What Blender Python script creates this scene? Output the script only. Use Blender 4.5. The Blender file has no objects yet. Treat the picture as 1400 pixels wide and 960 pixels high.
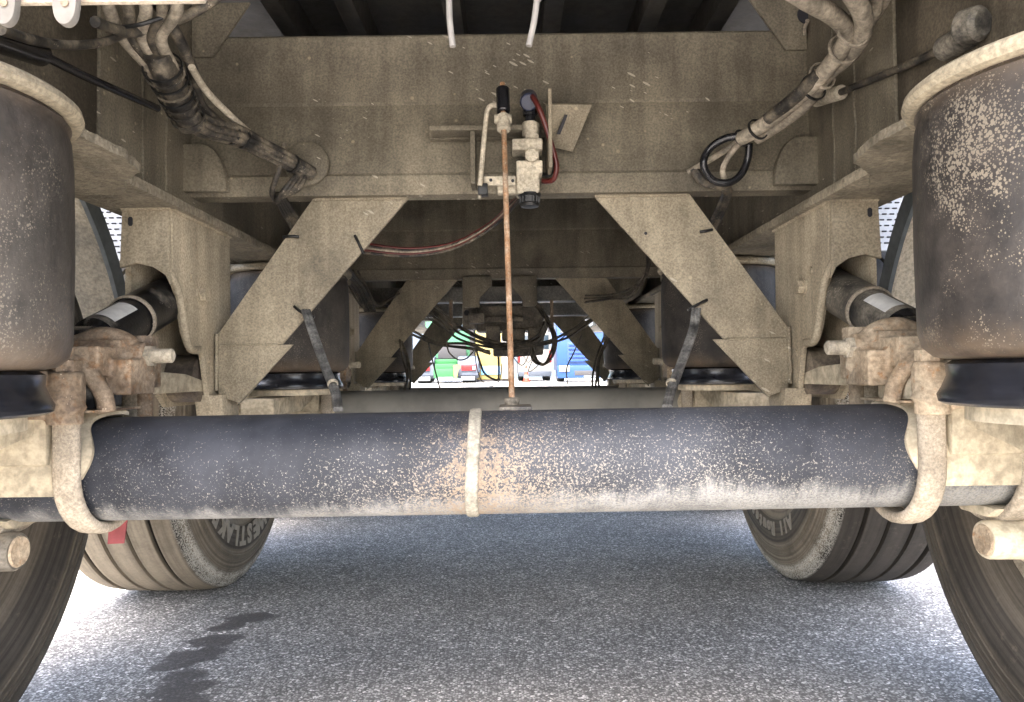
import bpy, bmesh, math, random
from mathutils import Vector, Matrix
R = math.radians
random.seed(7)
sc = bpy.context.scene
col = sc.collection

# ------------------------------------------------------------------ camera
CAM = Vector((0.018, 0.0, 0.66)); PITCH = R(1.66); ROLL = R(0.7); FPX = 1000.0
f_ = Vector((0, math.cos(PITCH), math.sin(PITCH))); u0 = Vector((0, -math.sin(PITCH), math.cos(PITCH))); r0 = Vector((1, 0, 0))
r_ = r0 * math.cos(ROLL) - u0 * math.sin(ROLL); u_ = r0 * math.sin(ROLL) + u0 * math.cos(ROLL)
cam = bpy.data.cameras.new('camera'); cam_o = bpy.data.objects.new('camera', cam); col.objects.link(cam_o)
cam.sensor_width = 36; cam.lens = 36 * FPX / 1400; cam.clip_start = 0.02; cam.clip_end = 2000
M = Matrix((r_, u_, -f_)).transposed().to_4x4(); M.translation = CAM
cam_o.matrix_world = M; sc.camera = cam_o

def at(px, py, Y):
    d = f_ + r_ * ((px - 700) / FPX) + u_ * ((480 - py) / FPX)
    return CAM + d * ((Y - CAM.y) / d.y)

# ------------------------------------------------------------------ light
SUN = Vector((-0.10, -0.60, 1.0)).normalized()          # towards the sun: behind the camera, a little to its left
w = bpy.data.worlds.new('World'); sc.world = w; w.use_nodes = True
nt = w.node_tree; nt.nodes.clear()
sky = nt.nodes.new('ShaderNodeTexSky'); sky.sky_type = 'NISHITA'; sky.sun_disc = False
sky.sun_elevation = math.asin(SUN.z); sky.sun_rotation = math.atan2(SUN.x, SUN.y)
sky.air_density = 1.0; sky.dust_density = 6.0; sky.ozone_density = 0.4
bg = nt.nodes.new('ShaderNodeBackground'); bg.inputs[1].default_value = 0.15
out = nt.nodes.new('ShaderNodeOutputWorld')
nt.links.new(sky.outputs[0], bg.inputs[0]); nt.links.new(bg.outputs[0], out.inputs[0])
sl = bpy.data.lights.new('sun', 'SUN'); sl.energy = 2.0; sl.angle = R(0.5); sl.color = (1, 0.94, 0.84)
so = bpy.data.objects.new('sun', sl); col.objects.link(so); so.rotation_euler = SUN.to_track_quat('Z', 'Y').to_euler(); so.location = (0, -5, 10)
vs = sc.view_settings; vs.view_transform = 'Standard'; vs.look = 'None'; vs.gamma = 1; vs.exposure = 3.25
vs.use_curve_mapping = False
sc.cycles.max_bounces = 6; sc.cycles.diffuse_bounces = 5; sc.cycles.glossy_bounces = 2; sc.cycles.use_adaptive_sampling = True; sc.cycles.adaptive_threshold = 0.02
sc.cycles.use_denoising = True; sc.cycles.debug_bvh_type = 'STATIC_BVH'; sc.cycles.debug_use_spatial_splits = True

# ------------------------------------------------------------------ materials
def mk(name):
    m = bpy.data.materials.new(name); m.use_nodes = True
    t = m.node_tree; b = t.nodes['Principled BSDF']
    return m, t, b
def nd(t, typ, ins=None, **at_):
    n = t.nodes.new(typ)
    for k, v in at_.items(): setattr(n, k, v)
    for k, v in (ins or {}).items():
        s = n.inputs[k]
        if isinstance(v, bpy.types.NodeSocket): t.links.new(v, s)
        else: s.default_value = v
    return n
def coords(t, scale=None):
    c = nd(t, 'ShaderNodeTexCoord').outputs['Object']
    if scale is not None:
        c = nd(t, 'ShaderNodeMapping', {'Vector': c, 'Scale': scale}).outputs[0]
    return c
def noise(t, c, s, d=6, r=0.6, dist=0): return nd(t, 'ShaderNodeTexNoise', {'Vector': c, 'Scale': s, 'Detail': d, 'Roughness': r, 'Distortion': dist}).outputs[0]
def voro(t, c, s): return nd(t, 'ShaderNodeTexVoronoi', {'Vector': c, 'Scale': s}).outputs['Distance']
def rng(t, v, a, b, c=0.0, d=1.0, smooth=True):
    return nd(t, 'ShaderNodeMapRange', {'Value': v, 'From Min': a, 'From Max': b, 'To Min': c, 'To Max': d}, interpolation_type='SMOOTHSTEP' if smooth else 'LINEAR').outputs[0]
def mth(t, op, a, b=0.0, c=0.0):
    n = nd(t, 'ShaderNodeMath', {0: a, 1: b, 2: c}, operation=op); return n.outputs[0]
def mix(t, fac, a, b, mode='MIX'):
    n = nd(t, 'ShaderNodeMix', data_type='RGBA', blend_type=mode)
    for k, v in ((0, fac), (6, a), (7, b)):
        s = n.inputs[k]
        if isinstance(v, bpy.types.NodeSocket): t.links.new(v, s)
        else: s.default_value = v if k == 0 or len(v) == 4 else (*v, 1)
    return n.outputs[2]
def val(t, v):   # grey colour from a value
    return nd(t, 'ShaderNodeCombineColor', {0: v, 1: v, 2: v}).outputs[0]
def sep(t, c): return nd(t, 'ShaderNodeSeparateXYZ', {0: c}).outputs
def finish(t, b, colr, rough, bumpsrc=None, bump=0.3, dist=0.002, metallic=0.0, spec=0.35):
    def put(k, v):
        if isinstance(v, bpy.types.NodeSocket): t.links.new(v, b.inputs[k])
        else: b.inputs[k].default_value = v
    put('Base Color', colr if isinstance(colr, bpy.types.NodeSocket) else (*colr, 1)); put('Roughness', rough); put('Metallic', metallic)
    b.inputs['Specular IOR Level'].default_value = spec
    if bumpsrc is not None:
        n = nd(t, 'ShaderNodeBump', {'Height': bumpsrc, 'Strength': bump, 'Distance': dist}); t.links.new(n.outputs[0], b.inputs['Normal'])

def dirty(name, paint, dust, cover=0.6, big=5, fine=90, speck=0.0, speckcol=(0.5, 0.45, 0.36), rough=0.85, paint_rough=0.45,
          bump=0.35, rust=0.0, rustcol=(0.24, 0.11, 0.045), soft=0.16, spec=0.3, scratch=0.0, spots=0.0, dist=0.0015, specks_scale=170):
    m, t, b = mk(name); c = coords(t)
    n1 = noise(t, c, big, 6, 0.68); mask = rng(t, n1, 1 - cover - soft, 1 - cover + soft)
    n2 = noise(t, c, fine, 3, 0.7); n3 = noise(t, c, big * 0.6, 4, 0.6)
    k = mix(t, mask, paint, dust)
    if rust:
        nr = noise(t, c, big * 2.3, 5, 0.7); k = mix(t, rng(t, nr, 1 - rust - .07, 1 - rust + .1), k, rustcol)
    k = mix(t, 1.0, k, val(t, rng(t, n2, 0.28, 0.72, 0.7, 1.28)), 'MULTIPLY')
    k = mix(t, 1.0, k, val(t, rng(t, n3, 0.32, 0.68, 0.7, 1.22)), 'MULTIPLY')
    h = n2
    if speck:
        v = voro(t, c, specks_scale); th = mth(t, 'MULTIPLY', rng(t, noise(t, c, big * 1.7, 3), 0.4, 0.75), speck)
        s = mth(t, 'LESS_THAN', v, th); k = mix(t, mth(t, 'MULTIPLY', s, 0.75), k, speckcol)
    if spots:
        vs_ = nd(t, 'ShaderNodeTexVoronoi', {'Vector': c, 'Scale': 34.0}); pick = sep(t, vs_.outputs['Color'])[0]
        th_ = mth(t, 'MULTIPLY', rng(t, pick, 0.6, 1.0), spots); dd_ = mth(t, 'ADD', vs_.outputs['Distance'], mth(t, 'MULTIPLY', mth(t, 'SUBTRACT', n2, .5), .12))
        k = mix(t, mth(t, 'MULTIPLY', rng(t, mth(t, 'SUBTRACT', dd_, th_), .03, -.03), .6), k, speckcol)
        strk = noise(t, nd(t, 'ShaderNodeMapping', {'Vector': c, 'Scale': (22, 22, 2.2)}).outputs[0], 1.0, 4, .6)
        k = mix(t, 1.0, k, val(t, rng(t, strk, .35, .7, 1.1, .78)), 'MULTIPLY')
    if scratch:
        c1 = nd(t, 'ShaderNodeMapping', {'Vector': c, 'Rotation': (0, R(-28), 0)}).outputs[0]
        c2 = nd(t, 'ShaderNodeMapping', {'Vector': c1, 'Scale': (34, 30, 150)}).outputs[0]
        vv = nd(t, 'ShaderNodeTexVoronoi', {'Vector': c2, 'Scale': 1.0}); pk = sep(t, vv.outputs['Color'])[1]
        s2 = mth(t, 'LESS_THAN', vv.outputs['Distance'], mth(t, 'MULTIPLY', mth(t, 'MULTIPLY', rng(t, noise(t, c, 6.5, 3), 0.42, 0.66), rng(t, pk, 0.72, 1.0)), scratch))
        k = mix(t, mth(t, 'MULTIPLY', s2, 0.55), k, (0.52, 0.47, 0.38))
    ro = rng(t, mask, 0, 1, paint_rough, rough, False)
    finish(t, b, k, ro, h, bump, dist, spec=spec)
    return m
def plain(name, c0, rough=0.5, metallic=0.0, spec=0.4, var=0.15, scale=40, bump=0.1):
    m, t, b = mk(name); c = coords(t); n = noise(t, c, scale, 5)
    k = mix(t, 1.0, c0, val(t, rng(t, n, 0.25, 0.75, 1 - var, 1 + var)), 'MULTIPLY')
    finish(t, b, k, rough, n, bump, 0.001, metallic, spec); return m

DUST = (0.275, 0.232, 0.168)
frame_m = dirty('dusty_frame_paint', (0.108, 0.094, 0.07), (0.19, 0.166, 0.122), 0.55, 4.5, 250, 0.13, (0.36, 0.30, 0.2), scratch=0.42, spots=0.12)
brace_m = dirty('dusty_brace_paint', (0.19, 0.163, 0.118), (0.295, 0.254, 0.184), 0.58, 7, 300, 0.24, (0.46, 0.39, 0.27), bump=0.6, scratch=0.5, spots=0.13)
hanger_m = dirty('dusty_hanger_paint', (0.275, 0.234, 0.168), (0.39, 0.334, 0.243), 0.62, 5, 250, 0.12, (0.44, 0.36, 0.24), rust=0.3, rustcol=(0.22, 0.145, 0.08), spots=0.1)
flange_m = dirty('crusted_dust_steel', (0.13, 0.113, 0.084), (0.25, 0.217, 0.16), 0.58, 12, 130, 0.15, (0.33, 0.27, 0.18), bump=0.9, dist=0.004)
cream_m = dirty('caked_cream_dust', (0.33, 0.285, 0.205), (0.5, 0.435, 0.32), 0.65, 6, 60, 0.0, bump=0.5, dist=0.002)
strap_m = dirty('dusty_strap', (0.2, 0.185, 0.15), (0.3, 0.28, 0.23), 0.6, 30, 200, 0.2, (0.36, 0.34, 0.29))
rust_m = dirty('rusty_cast_iron', (0.14, 0.095, 0.062), (0.32, 0.25, 0.178), 0.54, 22, 150, 0.22, (0.5, 0.42, 0.32), rust=0.42, rustcol=(0.24, 0.14, 0.075), bump=0.7, soft=0.2)
rust_r_m = dirty('dusty_rusty_cast_iron', (0.22, 0.15, 0.09), (0.44, 0.36, 0.26), 0.58, 22, 150, 0.2, (0.55, 0.47, 0.36), rust=0.36, rustcol=(0.36, 0.19, 0.085), bump=0.7, soft=0.2)
ubolt_m = dirty('rust_brown_ubolt', (0.22, 0.175, 0.125), (0.38, 0.33, 0.26), 0.62, 18, 260, 0.25, (0.46, 0.41, 0.33), rust=0.27, rustcol=(0.3, 0.17, 0.08))
rod_m = dirty('rusty_rod', (0.3, 0.17, 0.09), (0.42, 0.33, 0.24), 0.45, 40, 260, 0.3, (0.5, 0.42, 0.33), rust=0.4, rustcol=(0.33, 0.14, 0.06))
black_m = plain('black_rubber_paint', (0.012, 0.012, 0.014), 0.22, spec=0.5, var=0.3)
piston_m = plain('black_plastic_piston', (0.012, 0.013, 0.017), 0.25, spec=0.6, var=0.3, scale=25)
shock_m = dirty('black_shock_tube', (0.012, 0.012, 0.013), (0.2, 0.18, 0.15), 0.36, 14, 160, 0.25, (0.4, 0.36, 0.3), paint_rough=0.3, soft=0.12)
shockr_m = dirty('dusty_shock_tube', (0.03, 0.03, 0.03), (0.28, 0.25, 0.2), 0.5, 10, 160, 0.3, (0.4, 0.36, 0.3), paint_rough=0.35, soft=0.2)
cable_m = dirty('dusty_black_cable', (0.026, 0.024, 0.022), (0.17, 0.143, 0.105), 0.45, 26, 140, 0.25, (0.33, 0.29, 0.22), paint_rough=0.45, soft=0.14)
cable_d_m = dirty('dusty_beige_hose', (0.13, 0.115, 0.09), (0.36, 0.31, 0.24), 0.55, 25, 140, 0.12, (0.45, 0.4, 0.3), soft=0.2)
darkcable_m = dirty('dark_cable', (0.045, 0.04, 0.034), (0.17, 0.145, 0.11), 0.5, 18, 120, paint_rough=0.5)
redhose_m = plain('dark_red_hose', (0.085, 0.016, 0.013), 0.3, spec=0.5, scale=60)
tie_m = plain('black_cable_tie', (0.012, 0.012, 0.012), 0.4)
valve_m = dirty('dusty_valve_alloy', (0.3, 0.27, 0.22), (0.44, 0.39, 0.3), 0.6, 25, 170, 0.1, (0.6, 0.54, 0.42), bump=0.5)
white_m = plain('chalky_white_paint', (0.15, 0.14, 0.125), 0.7, var=0.2, scale=50, bump=0.3)
sticker_m = plain('white_sticker', (0.72, 0.72, 0.7), 0.5, var=0.12, scale=60)
redtag_m = plain('faded_red_plastic', (0.3, 0.07, 0.075), 0.5, var=0.2)
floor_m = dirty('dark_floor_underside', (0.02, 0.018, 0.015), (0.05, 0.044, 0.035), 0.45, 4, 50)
mud_m = dirty('dusty_mudguard_plastic', (0.17, 0.16, 0.14), (0.46, 0.41, 0.32), 0.62, 3.5, 120, 0.12, (0.12, 0.11, 0.1), bump=0.25)
mudlip_m = plain('grey_mudguard_lip', (0.13, 0.145, 0.15), 0.6, var=0.2)
paleplast_m = plain('pale_grey_panel', (0.6, 0.62, 0.65), 0.5, var=0.1)
slot_m = plain('dark_slot', (0.03, 0.03, 0.035), 0.8)
ring_m = dirty('dusty_crimp_ring', (0.2, 0.165, 0.11), (0.33, 0.285, 0.205), 0.6, 12, 150, 0.15, (0.3, 0.22, 0.14), bump=0.4)
far_ring_m = plain('pale_crimp_ring', (0.55, 0.52, 0.45), 0.6)

def bellows_mat(name, dustc, amount, x0, r0=0.5):
    m, t, b = mk(name); c = coords(t); n1 = noise(t, c, 7, 7, 0.7)
    base = mix(t, rng(t, noise(t, c, 11, 5, 0.7), 0.35, 0.7), (0.018, 0.0165, 0.0155), (0.056, 0.048, 0.042))
    zz = sep(t, c)[2]
    edge = mth(t, 'ADD', rng(t, zz, 0.235, 0.285), rng(t, zz, 0.05, 0.0))           # dust settles against both crimped ends
    base = mix(t, mth(t, 'MULTIPLY', edge, rng(t, n1, 0.3, 0.6)), base, (0.11, 0.078, 0.05))
    v = voro(t, coords(t, (1, 1, 0.8)), 270); v2 = voro(t, c, 420)
    th = mth(t, 'MULTIPLY', rng(t, noise(t, c, 6.5, 7, 0.75), 0.36, 0.72), amount)
    s = rng(t, mth(t, 'SUBTRACT', v, th), 0.06, -0.05)
    s2 = rng(t, mth(t, 'SUBTRACT', v2, mth(t, 'MULTIPLY', th, 0.9)), 0.05, -0.03)
    sm = mth(t, 'MAXIMUM', s, s2)
    k = mix(t, mth(t, 'MULTIPLY', sm, 0.85), base, dustc)
    haze = rng(t, noise(t, coords(t, (9, 9, 2.2)), 1.0, 5, 0.65), 0.45, 0.8)
    k = mix(t, mth(t, 'MULTIPLY', haze, 0.22), k, (0.26, 0.24, 0.21))
    ro = rng(t, sm, 0, 1, r0, 0.92)
    h = noise(t, c, 150, 2)
    finish(t, b, k, ro, h, 0.4, 0.0015, spec=0.45); return m
bel_l_m = bellows_mat('speckled_rubber', (0.2, 0.175, 0.138), 0.42, 0)
bel_r_m = bellows_mat('mud_spattered_rubber', (0.215, 0.185, 0.14), 0.58, 0)
bel_far_m = bellows_mat('far_rubber', (0.22, 0.19, 0.15), 0.3, 0, 0.75)

def axle_mat(name, near=True):
    m, t, b = mk(name); c = coords(t); x, y, z = sep(t, c)
    zz = mth(t, 'DIVIDE', z, 0.074)
    paint = mix(t, rng(t, noise(t, c, 6, 6, 0.65), 0.35, 0.7), (0.017, 0.02, 0.028), (0.052, 0.057, 0.071))
    if not near: paint = mix(t, rng(t, noise(t, c, 6, 6), 0.3, 0.7), (0.16, 0.155, 0.14), (0.27, 0.26, 0.23))  # farther axles: paint lightened to stand in for light falling on them
    n = noise(t, c, 5, 6, 0.62); nf = noise(t, c, 45, 6, 0.7)
    # grey film of dust on the lower flank, ragged along its upper border, heavier towards the right-hand end
    drip = noise(t, coords(t, (75, 6, 6)), 1.0, 5, 0.7)
    lift = mth(t, 'ADD', mth(t, 'MULTIPLY', mth(t, 'SUBTRACT', n, 0.5), 0.7), mth(t, 'ADD', mth(t, 'MULTIPLY', mth(t, 'SUBTRACT', nf, 0.5), 0.35), mth(t, 'MULTIPLY', mth(t, 'SUBTRACT', drip, 0.5), 0.75)))
    right = rng(t, x, -0.5, 0.55, 0.0, 0.3)
    lo = mth(t, 'SUBTRACT', mth(t, 'ADD', lift, right), zz)
    film = mth(t, 'MULTIPLY', mth(t, 'MULTIPLY', rng(t, lo, 0.56, 0.98), rng(t, noise(t, c, 330, 3, .7), .36, .6, .5, 1)), rng(t, noise(t, c, 14, 5, .7), .3, .6, .45, 1))
    k = mix(t, mth(t, 'MULTIPLY', film, 0.92), paint, (0.34, 0.34, 0.33) if near else (0.3, 0.29, 0.26))
    # spatter of light grit, dense round the middle strap and thinning out
    cen = nd(t, 'ShaderNodeMath', {0: 2.718, 1: mth(t, 'MULTIPLY', mth(t, 'POWER', mth(t, 'DIVIDE', mth(t, 'ADD', x, 0.02), 0.17), 2), -1)}, operation='POWER').outputs[0]
    prob = mth(t, 'ADD', mth(t, 'ADD', mth(t, 'MULTIPLY', cen, 0.16), rng(t, zz, 0.9, -0.7, 0.12, 0.29)), mth(t, 'ADD', mth(t, 'MULTIPLY', mth(t, 'SUBTRACT', n, 0.5), 0.55), mth(t, 'MULTIPLY', right, 0.18)))
    nz = noise(t, c, 340, 3, 0.75); nz2 = noise(t, c, 150, 4, 0.8)
    s = rng(t, mth(t, 'ADD', nz, mth(t, 'MULTIPLY', prob, 0.42)), 0.70, 0.745)
    s2 = rng(t, mth(t, 'ADD', nz2, mth(t, 'MULTIPLY', prob, 0.36)), 0.745, 0.785)
    s = mth(t, 'MAXIMUM', s, s2)
    speckc = mix(t, mth(t, 'MULTIPLY', mth(t, 'MULTIPLY', cen, cen), 0.9), (0.31, 0.295, 0.262), (0.29, 0.23, 0.165))
    k = mix(t, mth(t, 'MULTIPLY', s, 0.85 if near else 0.25), k, speckc)
    # orange-brown rust bloom beside the strap
    cr = nd(t, 'ShaderNodeMath', {0: 2.718, 1: mth(t, 'MULTIPLY', mth(t, 'POWER', mth(t, 'DIVIDE', mth(t, 'ADD', x, 0.03), 0.05), 2), -1)}, operation='POWER').outputs[0]
    rr = rng(t, mth(t, 'ADD', noise(t, c, 95, 6, 0.75), mth(t, 'MULTIPLY', cr, 0.15)), 0.62, 0.67); rr = mth(t, 'MULTIPLY', mth(t, 'MULTIPLY', rr, rng(t, cr, .02, .2)), rng(t, zz, 0.95, 0.3))
    if near: k = mix(t, mth(t, 'MULTIPLY', rr, 0.6), k, (0.25, 0.185, 0.125))
    ro = rng(t, mth(t, 'MAXIMUM', film, s), 0, 1, 0.58, 0.9)
    finish(t, b, k, ro, nf, 0.25, 0.0012, spec=0.4); return m
axle_near_m = axle_mat('grit_spattered_axle_paint'); axle_far_m = axle_mat('dusty_axle_lit_tone', False)

def tyre_mat(name, dust_tread, dust_side, chalk=0.9):
    m, t, b = mk(name); c = coords(t); x, y, z = sep(t, c)
    r = mth(t, 'SQRT', mth(t, 'ADD', mth(t, 'MULTIPLY', y, y), mth(t, 'MULTIPLY', z, z)))
    ax = mth(t, 'ABSOLUTE', x)
    n = noise(t, c, 9, 7, 0.7); nf = noise(t, c, 130, 5, 0.7)
    rub = mix(t, n, (0.016, 0.015, 0.014), (0.05, 0.045, 0.04))
    side = rng(t, r, 0.525, 0.505)
    dcol = mix(t, nf, (0.22, 0.185, 0.135), (0.44, 0.37, 0.275))
    ds = mth(t, 'MULTIPLY', mth(t, 'MULTIPLY', side, dust_side), rng(t, n, 0.25, 0.6, 0.5, 1.0))
    band = mth(t, 'MULTIPLY', rng(t, r, 0.345, 0.352), rng(t, r, 0.425, 0.415))     # the cleaner ring with the lettering
    ds = mth(t, 'MULTIPLY', ds, rng(t, band, 0, 1, 1.0, 0.35))
    gro = rng(t, r, 0.5225, 0.529)                                                  # grooves stay dark, the ribs carry dust
    dt = mth(t, 'MULTIPLY', mth(t, 'MULTIPLY', mth(t, 'SUBTRACT', 1.0, side), dust_tread), mth(t, 'MULTIPLY', gro, rng(t, n, 0.2, 0.55, 0.6, 1)))
    k = mix(t, mth(t, 'ADD', ds, dt), rub, dcol)
    sh = mth(t, 'MULTIPLY', rng(t, ax, 0.148, 0.158), rng(t, r, 0.478, 0.492))      # chalky scuffed shoulder
    sp = mth(t, 'GREATER_THAN', mth(t, 'ADD', noise(t, c, 260, 3, .7), mth(t, 'MULTIPLY', n, 0.5)), 0.74)
    k = mix(t, mth(t, 'MULTIPLY', mth(t, 'MULTIPLY', sh, sp), chalk), k, (0.55, 0.52, 0.45))
    rv = nd(t, 'ShaderNodeCombineXYZ', {0: mth(t, 'MULTIPLY', r, 170.0), 1: mth(t, 'MULTIPLY', ax, 30.0), 2: mth(t, 'MULTIPLY', z, 1.5)}).outputs[0]
    k = mix(t, 1.0, k, val(t, rng(t, noise(t, rv, 1.0, 4, 0.6), 0.3, 0.7, 0.68, 1.35)), 'MULTIPLY')
    sc_ = noise(t, c, 26, 6, 0.75); k = mix(t, mth(t, 'MULTIPLY', rng(t, sc_, 0.56, 0.72), 0.35), k, (0.2, 0.17, 0.13))
    finish(t, b, k, 0.78, nf, 0.35, 0.002, spec=0.3); return m
tyre_l_m = tyre_mat('dusty_tyre_rubber', 0.72, 0.6); tyre_r_m = tyre_mat('dark_tread_rubber', 0.08, 0.75)
tyre_n_m = tyre_mat('near_tyre_rubber', 0.3, 0.2, 0.05)
letter_m = plain('raised_lettering', (0.33, 0.3, 0.25), 0.8)

def asphalt():
    m, t, b = mk('asphalt'); c = coords(t)
    n1 = noise(t, c, 1.3, 5); n2 = noise(t, c, 230, 4, 0.75); n3 = noise(t, c, 16, 5, 0.7)
    v = nd(t, 'ShaderNodeTexVoronoi', {'Vector': c, 'Scale': 185.0}); d = v.outputs['Distance']
    rc = sep(t, v.outputs['Color'])[0]
    base = mix(t, rng(t, rc, 0, 1), (0.2, 0.196, 0.19), (0.57, 0.556, 0.54))
    base = mix(t, rng(t, d, 0.35, 0.75), base, (0.16, 0.156, 0.152))
    base = mix(t, mth(t, 'GREATER_THAN', rc, 0.945), base, (0.8, 0.78, 0.76))
    base = mix(t, 1.0, base, val(t, rng(t, n1, 0.3, 0.7, 0.85, 1.15)), 'MULTIPLY')
    base = mix(t, 1.0, base, val(t, rng(t, n3, 0.3, 0.7, 0.86, 1.14)), 'MULTIPLY')
    base = mix(t, 1.0, base, val(t, rng(t, n2, 0.3, 0.7, 0.72, 1.3)), 'MULTIPLY')
    x, y, z = sep(t, c); tot = None                       # oil drips, a trail of merging puddles
    for (cx, cy, ax, ay, ro) in STAIN:
        dx = mth(t, 'SUBTRACT', x, cx); dy = mth(t, 'SUBTRACT', y, cy); cr, sr = math.cos(ro), math.sin(ro)
        a = mth(t, 'DIVIDE', mth(t, 'ADD', mth(t, 'MULTIPLY', dx, cr), mth(t, 'MULTIPLY', dy, sr)), ax)
        bb = mth(t, 'DIVIDE', mth(t, 'SUBTRACT', mth(t, 'MULTIPLY', dy, cr), mth(t, 'MULTIPLY', dx, sr)), ay)
        e = mth(t, 'SUBTRACT', 1.0, mth(t, 'SQRT', mth(t, 'ADD', mth(t, 'MULTIPLY', a, a), mth(t, 'MULTIPLY', bb, bb))))
        tot = e if tot is None else mth(t, 'MAXIMUM', tot, e)
    ns = mth(t, 'SUBTRACT', noise(t, c, 17, 8, 0.78), 0.5)
    st = rng(t, mth(t, 'ADD', tot, mth(t, 'MULTIPLY', ns, 2.4)), 0.04, 0.24)
    base = mix(t, mth(t, 'MULTIPLY', st, 0.86), base, (0.075, 0.07, 0.07))
    ro = rng(t, st, 0, 1, 0.88, 0.5)
    finish(t, b, base, ro, n2, 0.7, 0.004, spec=0.35); return m
STAIN = []
for px, py, a, b2, ro in ((342, 845, .085, .065, .3), (312, 857, .07, .05, .3), (296, 876, .09, .075, .5), (268, 896, .10, .075, .5), (232, 911, .07, .04, .4), (255, 922, .055, .05, .4), (247, 943, .09, .075, .6), (232, 965, .10, .08, .5), (215, 990, .1, .08, .6)):
    d = f_ + r_ * ((px - 700) / FPX) + u_ * ((480 - py) / FPX); q = CAM + d * (-CAM.z / d.z); STAIN.append((q.x, q.y, a * .86, b2 * .8, ro))
asphalt_m = asphalt()

# ------------------------------------------------------------------ geometry helpers
W = {}
def add(name, vf, mat, parent=None, origin=(0, 0, 0), smooth=True, angle=38, bev=0.0, label=None):
    v, f = vf; o3 = Vector(origin)
    me = bpy.data.meshes.new(name); me.from_pydata([tuple(Vector(p) - o3) for p in v], [], f)
    bm = bmesh.new(); bm.from_mesh(me)
    bmesh.ops.recalc_face_normals(bm, faces=bm.faces)
    if bev:
        es = [e for e in bm.edges if len(e.link_faces) == 2 and e.calc_face_angle(0) > R(30)]
        bmesh.ops.bevel(bm, geom=es, offset=bev, segments=2, profile=0.6, affect='EDGES', clamp_overlap=True)
    bm.to_mesh(me); bm.free()
    if smooth:
        me.polygons.foreach_set('use_smooth', [True] * len(me.polygons)); me.set_sharp_from_angle(angle=R(angle))
    me.materials.append(mat)
    o = bpy.data.objects.new(name, me); col.objects.link(o)
    return place(o, parent, o3, label)
def place(o, parent, o3, label=None):
    W[o.name] = Vector(o3)
    if parent is not None: o.parent = parent; o.location = Vector(o3) - W[parent.name]
    else: o.location = o3
    if label: o['label'] = label
    return o
def tag(o, label, cat, group=None, kind=None):
    if label: o['label'] = label
    if cat: o['category'] = cat
    if group: o['group'] = group
    if kind: o['kind'] = kind
    return o
def empty(name, loc, parent=None):
    o = bpy.data.objects.new(name, None); col.objects.link(o); o.empty_display_size = 0.2
    return place(o, parent, Vector(loc))
def copy_part(o, parent, dy, dz=0.0, mat=None, only=None):
    c = o.copy(); col.objects.link(c); c.parent = parent; W[c.name] = W[o.name] + Vector((0, dy, dz)); c.location = W[c.name] - W[parent.name]
    if 'label' in c: del c['label']
    for ch in o.children:
        d = ch.copy(); col.objects.link(d); d.parent = c
        if 'label' in d: del d['label']
    return c
def mg(*parts):
    V, F = [], []
    for v, f in parts:
        k = len(V); V += [tuple(p) for p in v]; F += [[i + k for i in q] for q in f]
    return V, F
def box(x0, x1, y0, y1, z0, z1):
    v = [(x, y, z) for x in (x0, x1) for y in (y0, y1) for z in (z0, z1)]
    return v, [[0, 1, 3, 2], [4, 6, 7, 5], [0, 4, 5, 1], [2, 3, 7, 6], [0, 2, 6, 4], [1, 5, 7, 3]]
def cbox(c, s, rot=None):
    v, f = box(-s[0] / 2, s[0] / 2, -s[1] / 2, s[1] / 2, -s[2] / 2, s[2] / 2)
    c = Vector(c); return [tuple((rot @ Vector(p) if rot else Vector(p)) + c) for p in v], f
def prism(poly, axis, a, b):
    n = len(poly); g = {'x': lambda u, v, w: (w, u, v), 'y': lambda u, v, w: (u, w, v), 'z': lambda u, v, w: (u, v, w)}[axis]
    V = [g(u, v, a) for u, v in poly] + [g(u, v, b) for u, v in poly]
    F = [list(range(n)), list(range(2 * n - 1, n - 1, -1))] + [[i, (i + 1) % n, n + (i + 1) % n, n + i] for i in range(n)]
    return V, F
def spl(p, k=6):
    p = [Vector(q) for q in p]
    if len(p) < 3: return p
    o = []
    for i in range(len(p) - 1):
        a, b, c, d = p[max(i - 1, 0)], p[i], p[i + 1], p[min(i + 2, len(p) - 1)]
        for j in range(k):
            s = j / k; o.append(0.5 * ((2 * b) + (c - a) * s + (2 * a - 5 * b + 4 * c - d) * s * s + (3 * b - a - 3 * c + d) * s ** 3))
    return o + [p[-1]]
def tube(p, r, n=10, flat=1.0, wob=0.0):
    p = [Vector(q) for q in p]; m = len(p); rr = r if isinstance(r, (list, tuple)) else [r] * m
    if len(rr) != m: rr = [rr[0] + (rr[-1] - rr[0]) * i / (m - 1) for i in range(m)]
    V, F = [], []; T0 = (p[1] - p[0]).normalized(); N0 = T0.orthogonal().normalized()
    for i in range(m):
        T = (p[min(i + 1, m - 1)] - p[max(i - 1, 0)]).normalized()
        q = T0.rotation_difference(T); N0 = (q @ N0); N0 = (N0 - T * N0.dot(T)).normalized(); T0 = T; B = T.cross(N0)
        for j in range(n):
            a = 2 * math.pi * j / n; k = rr[i] * (1 + random.uniform(-wob, wob))
            V.append(tuple(p[i] + N0 * math.cos(a) * k + B * math.sin(a) * k * flat))
    for i in range(m - 1):
        for j in range(n): F.append([i * n + j, i * n + (j + 1) % n, (i + 1) * n + (j + 1) % n, (i + 1) * n + j])
    F += [list(range(n))[::-1], list(range((m - 1) * n, m * n))]
    return V, F
def frame_of(axis):
    ax = Vector(axis).normalized(); up = Vector((0, 0, 1)) if abs(ax.z) < 0.9 else Vector((1, 0, 0))
    e1 = up.cross(ax).normalized(); return ax, e1, ax.cross(e1)
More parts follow.
